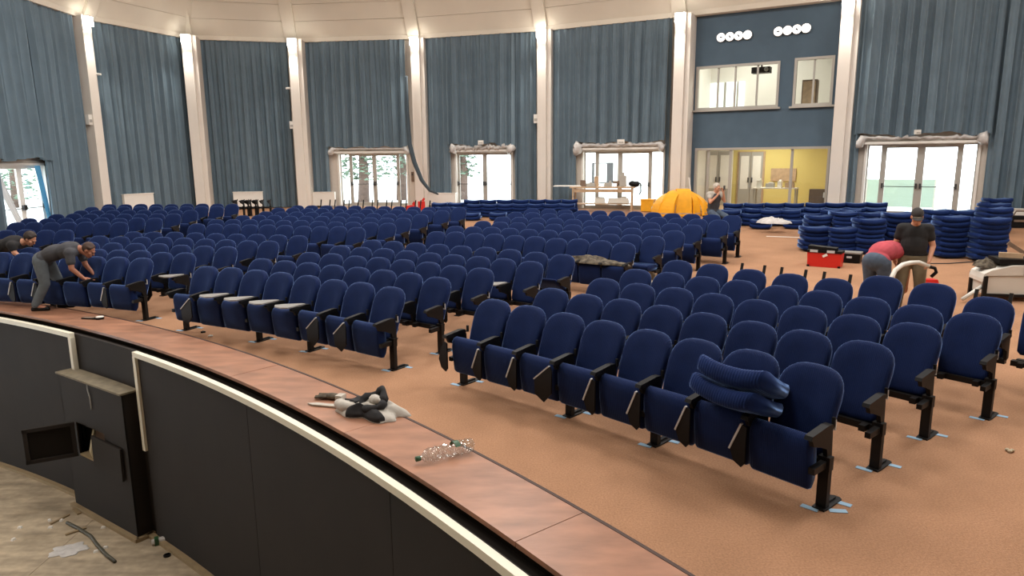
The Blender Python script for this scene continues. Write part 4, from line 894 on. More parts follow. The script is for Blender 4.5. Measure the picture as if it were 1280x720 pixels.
p = pit(190, 682); t = thing('crushed_cup', 'crushed clear cup with green mark by the wall foot', 'cup', p, 0.5); MB().lathe([(0.035, 0), (0.05, 0.16)], 12, Matrix.Translation((0, 0, 0.045)) @ Matrix.Rotation(pi / 2, 4, 'Y')).build('body', M_plastic, t); MB().box((0.06, 0, 0.05), (0.05, 0.09, 0.09)).build('band', M_green, t)
p = pit(209, 695); o = MB().lathe([(0.045, 0), (0.045, 0.02), (0.03, 0.022), (0.03, 0.004)], 16).build('black_ring', M_plas, None); tag(o, 'small black ring on the pit floor beside the wall', 'ring'); o.location = p
chip_spots = [(62, 651), (77, 651), (63, 660), (17, 675), (120, 690), (129, 660), (25, 660), (132, 685)]
chip_lab = ['left of the lath', 'close under the cupboard corner', 'below the pair of chips', 'nearest the picture edge', 'left of the cable end', 'before the cupboard skirting', 'lying pale and flat far from the wall', 'against the cable bend']
for (px, py), lb in zip(chip_spots, chip_lab):
    p = pit(px, py); o = MB().box((0, 0, 0.012), (0.06, 0.04, 0.024), None, 0.7).build('paint_chip', M_white, None); tag(o, 'white paint chip on the pit floor, ' + lb, 'chip', 'paint chips on the pit floor'); o.location = p; o.rotation_euler = (0, 0, px)

# ------------------------------------------------------------------ things on the far floor
def frame_of(px, py): p = at(px, py); return p
# work table before the third door
pa, pb2 = at(716, 265), at(789, 265); mid = (pa + pb2) / 2; ta = atan2((pb2 - pa).y, (pb2 - pa).x); tl_ = (pb2 - pa).length; HT = 0.92
t = thing('work_table', 'rough timber work table loaded with tools before the bright door', 'table', mid, ta)
MB().box((0, 0.35, HT), (tl_ + 0.25, 0.8, 0.05)).build('tabletop', M_lightwood, t)
for x in (-tl_ / 2, tl_ / 2):
    for y in (0, 0.7): MB().box((x, y, HT / 2), (0.06, 0.06, HT)).build('leg', M_lightwood, t)
MB().box((0, 0.35, 0.30), (tl_, 0.7, 0.03)).build('shelf', M_lightwood, t); MB().box((0, 0.0, HT - 0.12), (tl_, 0.03, 0.12)).build('rail', M_lightwood, t)
Rt = Matrix.Rotation(ta, 3, 'Z')
def on_table(x, y, z): return mid + Rt @ Vector((x, y, z))
items = [('white_plank', 'white plank overhanging the left end of the work table', 'plank', (-tl_ / 2 - 0.25, 0.3, HT + 0.03), [((0, 0, 0.02), (1.1, 0.3, 0.04))], M_white), ('cardboard_box', 'small brown box on the work table, left part', 'box', (-0.75, 0.3, HT + 0.03), [((0, 0, 0.11), (0.22, 0.2, 0.22)), ((0, 0, 0.23), (0.24, 0.1, 0.01))], M_browncard), ('tool_case', 'flat grey tool case on the work table', 'case', (-0.45, 0.25, HT + 0.03), [((0, 0, 0.06), (0.35, 0.2, 0.12)), ((0, 0, 0.14), (0.12, 0.03, 0.04))], M_alu),
    ('cardboard_box', 'tall brown box near the middle of the work table', 'box', (-0.25, 0.35, HT + 0.03), [((0, 0, 0.18), (0.16, 0.16, 0.36)), ((0, 0, 0.37), (0.1, 0.18, 0.02))], M_lightwood), ('grinder', 'grey power tool right of the table middle', 'tool', (0.2, 0.25, HT + 0.03), [((0, 0, 0.07), (0.3, 0.12, 0.14)), ((0.08, 0, 0.16), (0.08, 0.08, 0.1))], M_alu), ('drill', 'dark power drill on the work table', 'tool', (0.5, 0.3, HT + 0.03), [((0, 0, 0.16), (0.25, 0.08, 0.09)), ((0.05, 0, 0.06), (0.07, 0.07, 0.14))], M_browncard), ('water_can', 'pale grey canister standing high on the work table', 'canister', (0.75, 0.35, HT + 0.03), [((0, 0, 0.2), (0.26, 0.2, 0.4)), ((0, 0, 0.46), (0.1, 0.1, 0.12)), ((-0.14, 0, 0.32), (0.1, 0.04, 0.14))], M_alu),
    ('tool_box', 'low box on the lower shelf, left of two', 'box', (-0.1, 0.3, 0.32), [((0, 0, 0.1), (0.4, 0.3, 0.2)), ((0, 0, 0.22), (0.3, 0.1, 0.03))], M_machine), ('tool_box', 'low box on the lower shelf, right of two', 'box', (0.6, 0.3, 0.32), [((0, 0, 0.1), (0.8, 0.3, 0.18)), ((0.2, 0, 0.22), (0.2, 0.1, 0.06))], M_machine)]
for nm, lab, cat, loc, bxs, m in items:
    s = MB(); [s.box(c_, d_, None, 0.92) for c_, d_ in bxs]; o = s.build(nm, m, None); tag(o, lab, cat); o.location = on_table(*loc); o.rotation_euler = (0, 0, ta)
o = thing('black_bag', 'black bag slumped over the right corner of the work table', 'bag', on_table(tl_ / 2 + 0.02, 0.15, HT + 0.026), ta); MB().ell((0, 0, 0.11), (0.15, 0.13, 0.11)).ell((0.12, -0.05, 0.09), (0.14, 0.12, 0.11)).build('body', M_plas, o, True); MB().tube([(0.16, -0.05, 0.2), (0.3, -0.05, 0.1), (0.31, -0.05, -0.2), (0.24, -0.05, -0.3)], 0.03, 6).build('strap', M_plas, o, True)
# yellow crate and pile of yellow foam pads
p = at(810, 264); t = thing('yellow_crate', 'square yellow crate on the floor by the bright door', 'crate', p, -0.4); MB().box((0, 0, 0.22), (0.46, 0.42, 0.42), None, 1.05).build('body', M_yellow, t); MB().box((0, 0, 0.44), (0.52, 0.48, 0.04)).build('rim', M_yellow, t)
yc = at(851, 268.5)
def yellow_pad(az, rad, top, w_, th, lab, steep=0.0, taper=0.2):
    t = thing('yellow_pad', lab, 'pad', yc, radians(az) + pi / 2, 'yellow foam pads in the heap'); N = 12; vs = []; fs = []
    for j in range(N + 1):
        q = j / N; a_ = q * pi / 2; r = 0.10 + (rad - 0.10) * cos(a_) ** (0.8 - steep * 0.5); z = (top - th) * sin(a_) ** 0.9
        nr, nz = cos(a_), sin(a_)
        for (x, o_) in ((-w_ / 2, 0), (w_ / 2, 0), (w_ / 2, th), (-w_ / 2, th)): vs.append((x * (1 - taper * q), -(r + o_ * nr), z + o_ * nz))
    for j in range(N):
        for k in range(4): fs.append((j * 4 + k, j * 4 + (k + 1) % 4, j * 4 + 4 + (k + 1) % 4, j * 4 + 4 + k))
    fs += [(0, 1, 2, 3), (4 * N + 3, 4 * N + 2, 4 * N + 1, 4 * N)]
    MB().add(vs, fs).build('shell', M_yellow, t, False)
    MB().box((0, -rad - th * 0.9, 0.10), (w_ * 0.8, 0.03, 0.04)).build('seam', M_lightwood, t)
for az, rad, top, w_, th, lab, st in ((192, 0.92, 0.80, 0.60, 0.09, 'yellow pad bent down at the far left of the heap', 0), (224, 0.86, 0.88, 0.58, 0.09, 'yellow pad second from left in the heap', 0), (264, 0.60, 0.93, 0.56, 0.10, 'square fronted yellow pad in the middle of the heap', 1.1), (302, 0.70, 0.86, 0.30, 0.09, 'narrow yellow pad just right of the square one', 0.3), (322, 0.84, 0.82, 0.28, 0.09, 'yellow pad third from right in the heap', 0), (341, 0.90, 0.77, 0.28, 0.09, 'yellow pad second from right in the heap', 0), (360, 0.95, 0.70, 0.30, 0.09, 'outermost yellow pad at the right of the heap', 0)): yellow_pad(az, rad, top, w_, th, lab, st)
p = at(818, 266); t = thing('grey_jug', 'small pale jug beside the yellow crate', 'jug', p, 0); MB().lathe([(0.1, 0), (0.12, 0.2), (0.05, 0.3), (0.05, 0.36)], 12).build('body', M_machine, t, True); MB().tube([(0.1, 0, 0.22), (0.17, 0, 0.24), (0.15, 0, 0.12), (0.11, 0, 0.1)], 0.015, 6).build('handle', M_machine, t)
p = at(866, 268.5); tag(MB().tube([(p.x, p.y, p.z), (p.x - 0.12, p.y + 0.25, p.z + 1.3)], 0.025, 6).build('white_pole', M_white, None), 'thin white pole leaning behind the yellow heap', 'pole')
# red bits behind the far chairs
for (px, py, w_, h_, lab) in ((514, 262, 0.42, 0.18, 'flat red plastic tray behind the far middle block'), (527, 262, 0.28, 0.34, 'small upright red plastic box behind the far middle block')):
    p = at(px, py); t = thing('red_tray', lab, 'tray', p, 0.2); MB().box((0, 0, h_ / 2), (w_, 0.3, h_)).build('body', M_redplas, t); MB().box((w_ * 0.3, 0, h_ + 0.07), (w_ * 0.3, 0.05, 0.14), Matrix.Rotation(0.6, 3, 'Y')).build('lid', M_redplas, t)
# plastic-wrapped bundle on the pile
p = at(967.7, 279, 0.27); t = heap('wrapped_bundle', 'bundle in crumpled clear plastic on top of the booth pile', 'bundle', (p.x, p.y, p.z), -0.4, 0.42, 0.25, 0.22, M_plastic, 31)
# red tool box and black case
p = at(1029, 334); d_ = at(1050, 335) - at(1008, 332); ra = atan2(d_.y, d_.x)
t = thing('tool_box', 'red tool box with black open lid on the carpet', 'tool box', p, ra); MB().box((0, 0.16, 0.15), (0.64, 0.32, 0.30), None, 1.04).build('body', M_redplas, t)
MB().box((0, 0.15, 0.325), (0.68, 0.35, 0.05)).build('tray', M_plas, t); MB().box((-0.05, 0.12, 0.39), (0.55, 0.24, 0.07), Matrix.Rotation(0.06, 3, 'Y')).build('lid', M_plas, t)
for x in (-0.2, 0.13): MB().box((x, -0.025, 0.335), (0.15, 0.02, 0.05)).build('latch', M_edge, t)
MB().box((0.02, -0.02, 0.25), (0.10, 0.012, 0.05), Matrix.Rotation(-0.5, 3, 'Y')).build('paper_tag', M_white, t)
for x in (-0.30, 0.30): MB().box((x, 0.0, 0.02), (0.05, 0.05, 0.04)).build('foot', M_plas, t)
p = at(1061, 329); t = thing('black_case', 'flat black case beside the red tool box', 'case', p, ra); MB().box((0, 0.15, 0.11), (0.42, 0.3, 0.18)).build('body', M_plas, t); MB().box((0, 0.15, 0.22), (0.44, 0.32, 0.03)).build('lid', M_tablet, t); MB().box((0.0, -0.01, 0.13), (0.1, 0.03, 0.04)).build('handle', M_edge, t)
# black bag at the right edge
p = at(1276, 285); t = thing('black_bag', 'black tool bag by the white heater at the right edge', 'bag', p, -0.3); MB().box((0, 0.1, 0.17), (0.6, 0.3, 0.32), None, 0.85).build('body', M_plas, t); MB().tube([(-0.2, 0.05, 0.32), (-0.15, 0.02, 0.46), (0.15, 0.02, 0.46), (0.2, 0.05, 0.32)], 0.02, 6).build('handle', M_browncard, t); MB().box((-0.05, -0.06, 0.2), (0.3, 0.02, 0.06)).build('strap', M_browncard, t)
# machine trolley
p = at(1262, 377); t = thing('machine_trolley', 'off white machine on a black trolley frame at the right edge', 'machine', p, radians(-14))
prof = [(-0.42, 0.30), (-0.42, 0.36), (-0.40, 0.44), (-0.30, 0.50), (0.0, 0.585), (0.5, 0.60), (0.5, 0.44), (-0.38, 0.41)]
MB().prism([(x, z) for x, z in prof], 'y', 0, 0.55).build('upper_shell', M_machine, t); MB().prism([(-0.36, 0.10), (-0.37, 0.40), (0.5, 0.43), (0.5, 0.10)], 'y', 0.02, 0.53).build('lower_shell', M_machine, t)
MB().box((0.12, 0.28, 0.64), (0.62, 0.45, 0.08)).build('top_tray', M_plas, t); MB().box((0.20, -0.012, 0.50), (0.10, 0.02, 0.13)).build('switch', M_plas, t); MB().box((0.42, -0.006, 0.50), (0.18, 0.012, 0.015)).build('grille', M_edge, t)
for x in (-0.38, 0.44):
    for y in (0.0, 0.55): MB().box((x, y, 0.2), (0.06, 0.05, 0.40)).build('leg', M_steel, t)
MB().box((0.05, 0.0, 0.10), (0.9, 0.04, 0.04)).build('rail', M_steel, t)
p2 = Vector(p); Rm = Matrix.Rotation(radians(-14), 3, 'Z')
q = p2 + Rm @ Vector((-0.28, 0.3, 0.52)); heap('dark_cloth', 'grey brown rag on the left of the machine top', 'rag', q, 0, 0.18, 0.16, 0.18, M_camo, 41)
q = p2 + Rm @ Vector((0.05, 0.28, 0.68)); t = thing('brush', 'brown brush lying on the machine tray', 'brush', q, radians(-30)); MB().box((0, 0, 0.04), (0.32, 0.09, 0.08)).build('bristles', M_lightwood, t); MB().box((0.06, 0.03, 0.16), (0.28, 0.05, 0.06), Matrix.Rotation(0.6, 3, 'Y')).build('handle', M_browncard, t)
q0, q1 = at(1203, 374, 0.06), at(1230, 356, 0.25); tag(MB().tube([q0, q1], 0.03, 8).build('white_pipe', M_machine, None, True), 'white pipe end resting against the machine trolley', 'pipe')
cb = [at(*q) for q in ((1160, 330), (1185, 330), (1215, 328), (1238, 324), (1250, 318), (1254, 300), (1256, 286))]
tag(MB().tube([(q.x, q.y, q.z + 0.012) for q in cb], 0.012, 6).build('power_cable', M_dark, None, True), 'thin dark cable running over the carpet past the stacks', 'cable')
wl = [at(958, 295.5), at(1003, 297)]; tag(MB().bar((wl[0].x, wl[0].y, wl[0].z + 0.003), (wl[1].x, wl[1].y, wl[1].z + 0.003), 0.10, 0.004).build('white_tape_line', M_white, None), 'white strip of tape on the carpet left of the front stacks', 'tape')

# ------------------------------------------------------------------ people
def remeshed(s, name, m, parent, voxel, smooth=6, mats=None):
    me = bpy.data.meshes.new(name); me.from_pydata(s.v, [], s.f); o = obj(name, me, None)
    bmx = bmesh.new(); bmx.from_mesh(me); bmesh.ops.recalc_face_normals(bmx, faces=bmx.faces); bmx.to_mesh(me); bmx.free()
    md = o.modifiers.new('union', 'REMESH'); md.mode = 'VOXEL'; md.voxel_size = voxel; md.use_smooth_shade = True
    sm = o.modifiers.new('soft', 'SMOOTH'); sm.factor = 0.5; sm.iterations = smooth
    dg = bpy.context.evaluated_depsgraph_get(); me2 = bpy.data.meshes.new_from_object(o.evaluated_get(dg)); o.modifiers.clear(); o.data = me2; me2.name = name
    me2.materials.clear(); me2.materials.append(m)
    for p in me2.polygons: p.use_smooth = True
    if parent is not None: o.parent = parent
    return o
def hand(s, wrist, dirv, palm_n, thumb_side, curl=0.5, k=1.0):
    d = Vector(dirv).normalized(); n = Vector(palm_n); n = (n - d * n.dot(d)).normalized(); side = d.cross(n).normalized() * thumb_side
    rot = Matrix((side, d, n)).transposed(); c = Vector(wrist) + d * 0.055 * k
    s.ell(c, (0.042 * k, 0.055 * k, 0.018 * k), rot, 12, 8); s.cap(wrist, 0.026 * k, c, 0.026 * k, 8)
    for i, (off, ln) in enumerate(((0.030, 0.072), (0.010, 0.082), (-0.011, 0.076), (-0.031, 0.060))):
        b = Vector(wrist) + d * 0.10 * k + side * off * k; q = b + (d * cos(curl * 0.6) + n * sin(curl * 0.6)) * ln * 0.5 * k; e = q + (d * cos(curl * 1.6) + n * sin(curl * 1.6)) * ln * 0.5 * k
        s.cap(b - d * 0.03 * k, 0.0095 * k, b, 0.0095 * k, 8); s.cap(b, 0.0095 * k, q, 0.009 * k, 8); s.cap(q, 0.009 * k, e, 0.0078 * k, 8)
    b = Vector(wrist) + d * 0.03 * k + side * 0.032 * k; q = b + (d * 0.7 + side * 0.75 + n * 0.2).normalized() * 0.045 * k; e = q + (d * 0.95 + side * 0.15 + n * 0.3 * curl).normalized() * 0.035 * k
    s.cap(b, 0.013 * k, q, 0.011 * k, 8); s.cap(q, 0.011 * k, e, 0.009 * k, 8)
def person(label, loc, yaw, J, shirt_m, pants_m, skin_m, hair=None, cap=False, shoe_m=M_plas, sleeve=0.55, build_=1.0, vest=False, hands=(0.5, 0.5), beltm=None, bald=False, collar_m=None):
    """J: joints in the figure's own frame, x to its right, y ahead, z up"""
    t = thing('person', label, 'person', loc, yaw); g = {k: Vector(v) for k, v in J.items() if not k.startswith('ts')}; B = build_
    s = MB()
    # head on neck
    fwd = Vector(J['face']).normalized(); upv = Vector(J.get('crown', (0, 0, 1))); upv = (upv - fwd * upv.dot(fwd)).normalized(); rt = fwd.cross(upv).normalized(); RH = Matrix((rt, fwd, upv)).transposed(); hc = g['head']
    H_ = lambda x, y, z: hc + RH @ Vector((x, y, z))
    s.ell(H_(0, -0.012, 0.025), (0.074, 0.094, 0.098), RH, 16, 12); s.ell(H_(0, 0.028, -0.05), (0.055, 0.062, 0.068), RH, 14, 10); s.ell(H_(0, 0.065, -0.095), (0.024, 0.02, 0.018), RH)
    s.cap(H_(0, 0.088, 0.012), 0.010, H_(0, 0.106, -0.022), 0.0145, 8); s.ell(H_(0, 0.080, 0.028), (0.055, 0.014, 0.011), RH); s.ell(H_(0, 0.083, -0.058), (0.025, 0.012, 0.008), RH); s.ell(H_(0, 0.082, -0.072), (0.022, 0.012, 0.008), RH)
    for e in (-1, 1): s.ell(H_(e * 0.077, -0.012, -0.005), (0.012, 0.022, 0.034), RH); s.ell(H_(e * 0.045, 0.055, -0.02), (0.026, 0.025, 0.028), RH)
    s.cap(g['neck'], 0.058, H_(0, -0.02, -0.06), 0.052)
    s.cap(g['neck'], 0.07, g['chest'], 0.10 * B)
    # trunk
    up_t = (g['chest'] - g['pelvis']).normalized(); sh = (g['shR'] - g['shL']).normalized(); fr = up_t.cross(sh) * -1; RT = Matrix((sh, fr.normalized(), up_t)).transposed()
    def trunk(q, e):
        q.ell(g['chest'], (0.175 * B + e, 0.115 * B + e, 0.17 + e), RT, 16, 10); mid_ = (g['chest'] + g['pelvis']) / 2 + Vector(J.get('arch', (0, 0, 0))); q.ell(mid_, (0.155 * B + e, 0.112 * B + e, 0.20 + e), RT, 16, 10)
        q.cap(g['shL'], 0.066 + e, g['shR'], 0.066 + e)
        for k in ('shL', 'shR'): q.cap(g[k], 0.064 + e, g['chest'] * 0.6 + g[k] * 0.4, 0.09 + e)
    def hips(q, e): q.ell(g['pelvis'], (0.168 * B + e, 0.118 * B + e, 0.125 + e), RT, 16, 10)
    trunk(s, 0); hips(s, 0)
    for S in 'LR':
        s.cap(g['sh' + S], 0.056, g['el' + S], 0.044); s.cap(g['el' + S], 0.043, g['wr' + S], 0.029); s.cap(g['hip' + S], 0.092 * B, g['kn' + S], 0.062); s.cap(g['kn' + S], 0.062, g['an' + S], 0.042)
        ft = Vector(J.get('toe' + S, tuple(g['an' + S] + Vector((0, 0.17, -0.055))))); s.cap(g['an' + S], 0.04, ft, 0.035)
        dv = Vector(J.get('hd' + S, tuple(g['wr' + S] - g['el' + S]))); hand(s, g['wr' + S], dv, J.get('pn' + S, (1 if S == 'L' else -1, 0.2, 0)), J.get('ts' + S, 1), hands[0 if S == 'L' else 1])
    remeshed(s, 'body', skin_m, t, 0.0085, 4)
    # clothes
    q = MB(); trunk(q, 0.022)
    for S in 'LR':
        e_ = g['sh' + S].lerp(g['el' + S], sleeve) if sleeve < 1 else g['wr' + S]
        if sleeve >= 1: q.cap(g['sh' + S], 0.074, g['el' + S], 0.060); q.cap(g['el' + S], 0.060, g['wr' + S].lerp(g['el' + S], 0.08), 0.045)
        elif sleeve > 0: q.cap(g['sh' + S], 0.078, g['sh' + S].lerp(e_, 0.8), 0.072, 14)
    q.cap(g['neck'].lerp(g['chest'], 0.25), 0.078, g['chest'], 0.12)
    low = g['pelvis'] + up_t * 0.03; q.ell(low, (0.178 * B + 0.012, 0.128 * B + 0.012, 0.10), RT, 16, 10); remeshed(q, 'shirt', shirt_m, t, 0.012, 5)
    if vest: q = MB(); q.ell(g['chest'], (0.175 * B + 0.036, 0.115 * B + 0.04, 0.20), RT, 16, 10); q.ell((g['chest'] + g['pelvis']) / 2, (0.155 * B + 0.04, 0.112 * B + 0.04, 0.22), RT, 16, 10); q.ell(low, (0.178 * B + 0.026, 0.128 * B + 0.026, 0.11), RT, 16, 10); remeshed(q, 'vest', M_greycloth, t, 0.013, 4)
    q = MB(); hips(q, 0.018)
    for S in 'LR':
        q.cap(g['hip' + S], 0.108 * B, g['kn' + S], 0.082); q.cap(g['kn' + S], 0.082, g['an' + S] + Vector((0, 0, 0.02)), 0.070)
    remeshed(q, 'trousers', pants_m, t, 0.013, 5)
    if beltm: pass
    for S in 'LR':
        q = MB(); an = g['an' + S]; ft = Vector(J.get('toe' + S, tuple(an + Vector((0, 0.17, -0.055))))); heel = an + (an - ft) * 0.25; zt = min(an.z, ft.z) - 0.005
        q.cap((heel.x, heel.y, zt), 0.045, (ft.x, ft.y, zt), 0.045); q.cap(an, 0.05, (an.x, an.y, zt), 0.05); remeshed(q, 'shoe', shoe_m, t, 0.012, 3)
    # eyes, brows, hair, cap
    for e in (-1, 1):
        MB().ell(H_(e * 0.031, 0.082, 0.008), (0.012, 0.007, 0.007), RH, 10, 6).build('eye', M_eye, t, True); MB().ell(H_(e * 0.032, 0.088, 0.028), (0.02, 0.006, 0.004), RH, 8, 5).build('eyebrow', hair or M_hairdark, t, True)
    MB().ell(H_(0, 0.093, -0.064), (0.022, 0.006, 0.003), RH, 10, 5).build('mouth', mat('lips', srgb(130, 78, 68), 0.6), t, True)
    if hair and not cap:
        q = MB(); th = 0.010 if bald else 0.018; q.ell(H_(0, -0.03, 0.04), (0.074 + th, 0.09 + th, 0.095 + th), RH, 16, 10)
        keep = MB(); me = None
        for k in range(-3, 4): q.ell(H_(0.022 * k, 0.03 - abs(k) * 0.012, 0.108 - abs(k) * 0.012), (0.03, 0.05, 0.02 + th * 0.4), RH, 8, 6)
        q.v = [tuple(Vector(v) if (Vector(v) - hc).dot(fwd) < 0.05 - 0.6 * max(0, 0.06 - (Vector(v) - hc).dot(upv)) else Vector(v) - fwd * ((Vector(v) - hc).dot(fwd) - (0.05 - 0.6 * max(0, 0.06 - (Vector(v) - hc).dot(upv))))) for v in q.v]
        remeshed(q, 'hair', hair, t, 0.010, 2)
    if cap:
        q = MB(); q.ell(H_(0, -0.014, 0.062), (0.088, 0.108, 0.088), RH, 18, 10); q.v = [tuple(Vector(v) if (Vector(v) - hc).dot(upv) > 0.035 else Vector(v) + upv * (0.035 - (Vector(v) - hc).dot(upv))) for v in q.v]; hat = remeshed(q, 'cap', M_cap, t, 0.010, 2)
        q = MB(); q.ell(H_(0, 0.115, 0.042), (0.075, 0.075, 0.010), RH, 16, 6); q.build('brim', M_cap, hat, True); MB().ell(H_(0, 0.094, 0.054), (0.07, 0.024, 0.004), RH, 14, 6).build('cap_band', M_camo, hat, True)
    return t, g
STAND = dict(hipR=(0.1, 0, 0.86), hipL=(-0.1, 0, 0.86), knR=(0.13, 0.03, 0.47), knL=(-0.13, 0.03, 0.47), anR=(0.15, 0, 0.09), anL=(-0.15, 0, 0.09))
def yaw_to(v): return atan2(v[1], v[0]) - pi / 2
# standing man with cap, looking down at the hose
pm = at(1134, 386); ym = yaw_to((-0.42, -0.9))
P3, g3 = person('standing man in black t-shirt, khaki trousers and dark cap holding a white hose', (pm.x, pm.y, 0), ym, dict(STAND, pelvis=(0, 0, 0.92), chest=(0, 0.0, 1.24), neck=(0, 0.03, 1.41), head=(0, 0.10, 1.52), face=(0, 0.90, -0.44), shR=(0.175, 0, 1.335), shL=(-0.175, 0, 1.335), elR=(0.25, -0.02, 1.08), elL=(-0.26, 0.0, 1.07), wrR=(0.235, 0.12, 0.86), wrL=(-0.215, 0.14, 0.87), arch=(0, 0.035, 0.0), pnR=(-1, 0, 0), pnL=(1, 0, 0), tsR=1, tsL=-1), M_blackcloth, M_khaki, M_skin, M_hairdark, True, sleeve=0.62, build_=1.10)
Wm = Matrix.Translation((pm.x, pm.y, 0)) @ Matrix.Rotation(ym, 4, 'Z'); hl_ = Wm @ Vector((-0.205, 0.19, 0.80))
def hose_pts(*q): return [Vector(p) for p in q]
dep = pm.y
hp = [at_depth(1112, 358, dep - 0.55), at_depth(1114, 348, dep - 0.5), at_depth(1119, 338, dep - 0.45), at_depth(1128, 331, dep - 0.38), at_depth(1138, 328.5, dep - 0.30), at_depth(1148, 328, dep - 0.24), hl_ + Vector((0, -0.02, -0.02))]
t = thing('vacuum_hose', 'white curved hose arching up to the standing man\'s hand', 'hose', hp[0], 0)
MB().tube([p - hp[0] for p in hp], 0.035, 10).build('tube', M_machine, t, True)
e0 = hp[-1] - hp[0]; MB().tube([e0, e0 + Vector((0.08, -0.02, -0.02)), e0 + Vector((0.10, -0.03, -0.08)), e0 + Vector((0.03, -0.03, -0.15))], 0.026, 8).build('grip', M_plas, t, True)
MB().tube([Vector((0, 0, 0)), Vector((0.0, -0.02, -0.25)), Vector((0.02, -0.03, -(hp[0].z - 0.02)))], 0.035, 8).build('tube', M_machine, t, True)
p = at(1160, 357); t = tag(MB().box((0, 0, 0.06), (0.3, 0.2, 0.12), None, 0.8).build('red_block', M_redplas, None), 'small red block on the carpet beside the standing man', 'block'); t.location = p
# bending man in red
pr4 = at(1092, 388); y4 = yaw_to((0.85, 0.53))
person('man in red t-shirt and blue jeans bending over, seen from behind', (pr4.x, pr4.y, 0), y4, dict(STAND, pelvis=(0, -0.06, 0.84), chest=(0, 0.30, 0.98), neck=(0, 0.47, 0.93), head=(0, 0.57, 0.84), face=(0, 0.35, -0.94), crown=(0, 1, 0.3), shR=(0.19, 0.40, 0.95), shL=(-0.19, 0.40, 0.95), elR=(0.24, 0.42, 0.68), elL=(-0.22, 0.46, 0.68), wrR=(0.22, 0.47, 0.44), wrL=(-0.16, 0.55, 0.46), hipR=(0.1, -0.04, 0.82), hipL=(-0.1, -0.04, 0.82), arch=(0, -0.02, 0.07), tsR=-1, tsL=1), M_redcloth, M_jeans, M_skin, M_hairdark, False, sleeve=0.6, build_=1.15)
# bending man at the front row, left
pf1 = Vector((C0.x + 19.46 * cos(radians(73.3)), C0.y + 19.46 * sin(radians(73.3)), KZ)); y1 = yaw_to((1.0, 0.12))
person('man in charcoal t-shirt and grey trousers bending over the front row seats', (pf1.x, pf1.y, KZ), y1, dict(pelvis=(0, -0.02, 0.86), chest=(0, 0.40, 1.01), neck=(0, 0.58, 1.02), head=(0, 0.72, 0.99), face=(0, 0.80, -0.60), crown=(0, 0.5, 0.8), shR=(0.18, 0.50, 0.98), shL=(-0.18, 0.50, 0.98), elR=(0.22, 0.52, 0.72), elL=(-0.17, 0.56, 0.73), wrR=(0.16, 0.66, 0.54), wrL=(-0.12, 0.70, 0.565), hdR=(-0.05, 1, -0.1), hdL=(0.05, 1, -0.1), pnR=(0, 0, -1), pnL=(0, 0, -1), tsR=-1, tsL=1, hipR=(0.1, -0.02, 0.84), hipL=(-0.1, -0.02, 0.84), knR=(0.12, 0.02, 0.46), knL=(-0.12, 0.12, 0.46), anR=(0.13, -0.16, 0.09), anL=(-0.13, 0.12, 0.09), arch=(0, -0.02, 0.03)), M_greycloth, M_greypant, M_skin2, M_hairshort, False, sleeve=0.72, build_=1.05, hands=(0.2, 0.2), bald=True)[0].scale = (0.95, 0.95, 0.95)
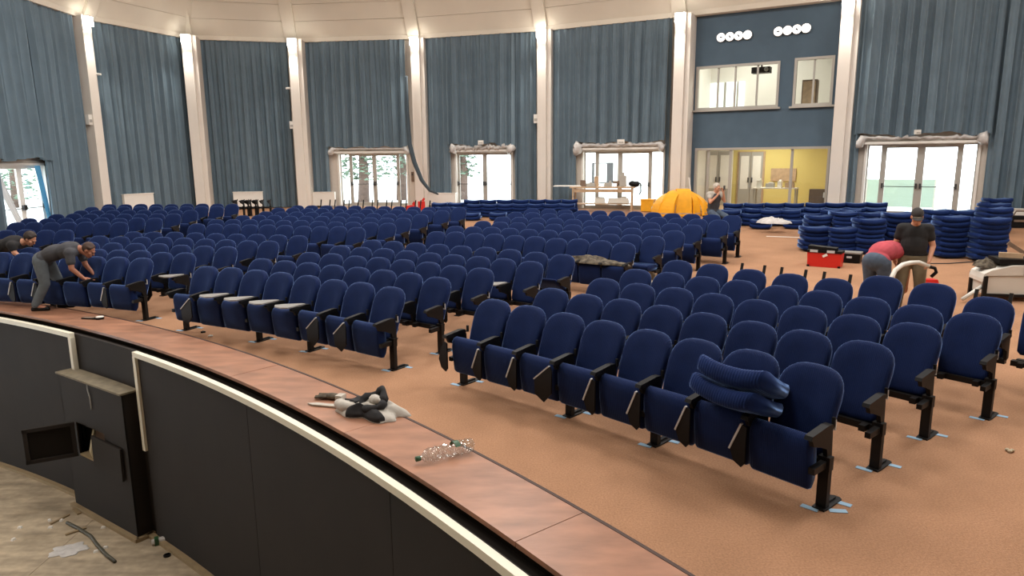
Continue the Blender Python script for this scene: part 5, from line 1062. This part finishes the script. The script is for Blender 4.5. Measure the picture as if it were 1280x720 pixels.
# second bending man behind the front row at the left edge
hd = at_depth(39, 299, 12.55); y2 = yaw_to((1.0, 0.06)); fwd2 = Vector((1.0, 0.06, 0)).normalized(); base2 = Vector((hd.x, hd.y, 0)) - fwd2 * 0.74
person('man in black t-shirt leaning over chairs at the left picture edge', (base2.x, base2.y, 0), y2, dict(pelvis=(0, -0.02, 0.88), chest=(0, 0.40, 1.02), neck=(0, 0.58, 1.03), head=(0, 0.72, hd.z), face=(0, 0.75, -0.66), crown=(0, 0.55, 0.8), shR=(0.18, 0.50, 0.99), shL=(-0.18, 0.50, 0.99), elR=(0.20, 0.54, 0.86), elL=(-0.20, 0.58, 0.78), wrR=(0.17, 0.66, 0.74), wrL=(-0.15, 0.66, 0.60), hipR=(0.1, -0.02, 0.86), hipL=(-0.1, -0.02, 0.86), knR=(0.12, 0.02, 0.47), knL=(-0.12, 0.02, 0.47), anR=(0.13, -0.05, 0.09), anL=(-0.13, -0.02, 0.09), tsR=-1, tsL=1), M_blackcloth, M_jeans, M_skin, M_hairdark, False, sleeve=0.5, build_=1.0)
# older man sitting by the booth with a hand at his face
ps = at_depth(891, 262, 20.4); fz5 = floor_z(ps.x, ps.y); y5 = yaw_to((0.35, -0.94))
person('grey haired man in dark vest sitting by the booth holding a phone to his face', (ps.x, ps.y, fz5), y5, dict(pelvis=(0, 0, 0.56), chest=(0, 0.06, 0.92), neck=(0, 0.10, 1.13), head=(0, 0.15, 1.24), face=(-0.25, 0.93, -0.25), shR=(0.19, 0.06, 1.06), shL=(-0.19, 0.06, 1.06), elR=(0.24, 0.18, 0.83), elL=(-0.20, 0.26, 0.86), wrR=(0.10, 0.30, 1.02), wrL=(-0.09, 0.34, 1.10), hdR=(-0.4, 0.1, 0.9), hdL=(0.2, -0.2, 0.95), hipR=(0.1, 0.04, 0.53), hipL=(-0.1, 0.04, 0.53), knR=(0.16, 0.44, 0.42), knL=(-0.16, 0.44, 0.42), anR=(0.16, 0.46, 0.09), anL=(-0.16, 0.46, 0.09), arch=(0, 0, 0), tsR=-1, tsL=1), M_jgrey, M_jeans, M_skin, M_hairgrey, False, sleeve=0.5, build_=0.98, vest=True)
Rp = Matrix.Translation((ps.x, ps.y, fz5)) @ Matrix.Rotation(y5, 4, 'Z'); t = thing('phone', 'dark phone held at the grey haired man\'s face', 'phone', Rp @ Vector((-0.10, 0.36, 1.24)), y5 + 0.3); MB().box((0, 0, 0), (0.075, 0.012, 0.15)).build('body', M_plas, t); MB().box((0, 0.008, 0), (0.066, 0.003, 0.13)).build('screen', M_dark, t)
t = thing('stool', 'low dark box stool under the grey haired man', 'stool', (ps.x, ps.y, fz5), y5); MB().box((0, 0, 0.395), (0.42, 0.4, 0.05)).build('seat', M_plas, t)
for x in (-0.18, 0.18):
    for y in (-0.17, 0.17): MB().box((x, y, 0.185), (0.04, 0.04, 0.37)).build('leg', M_plas, t)
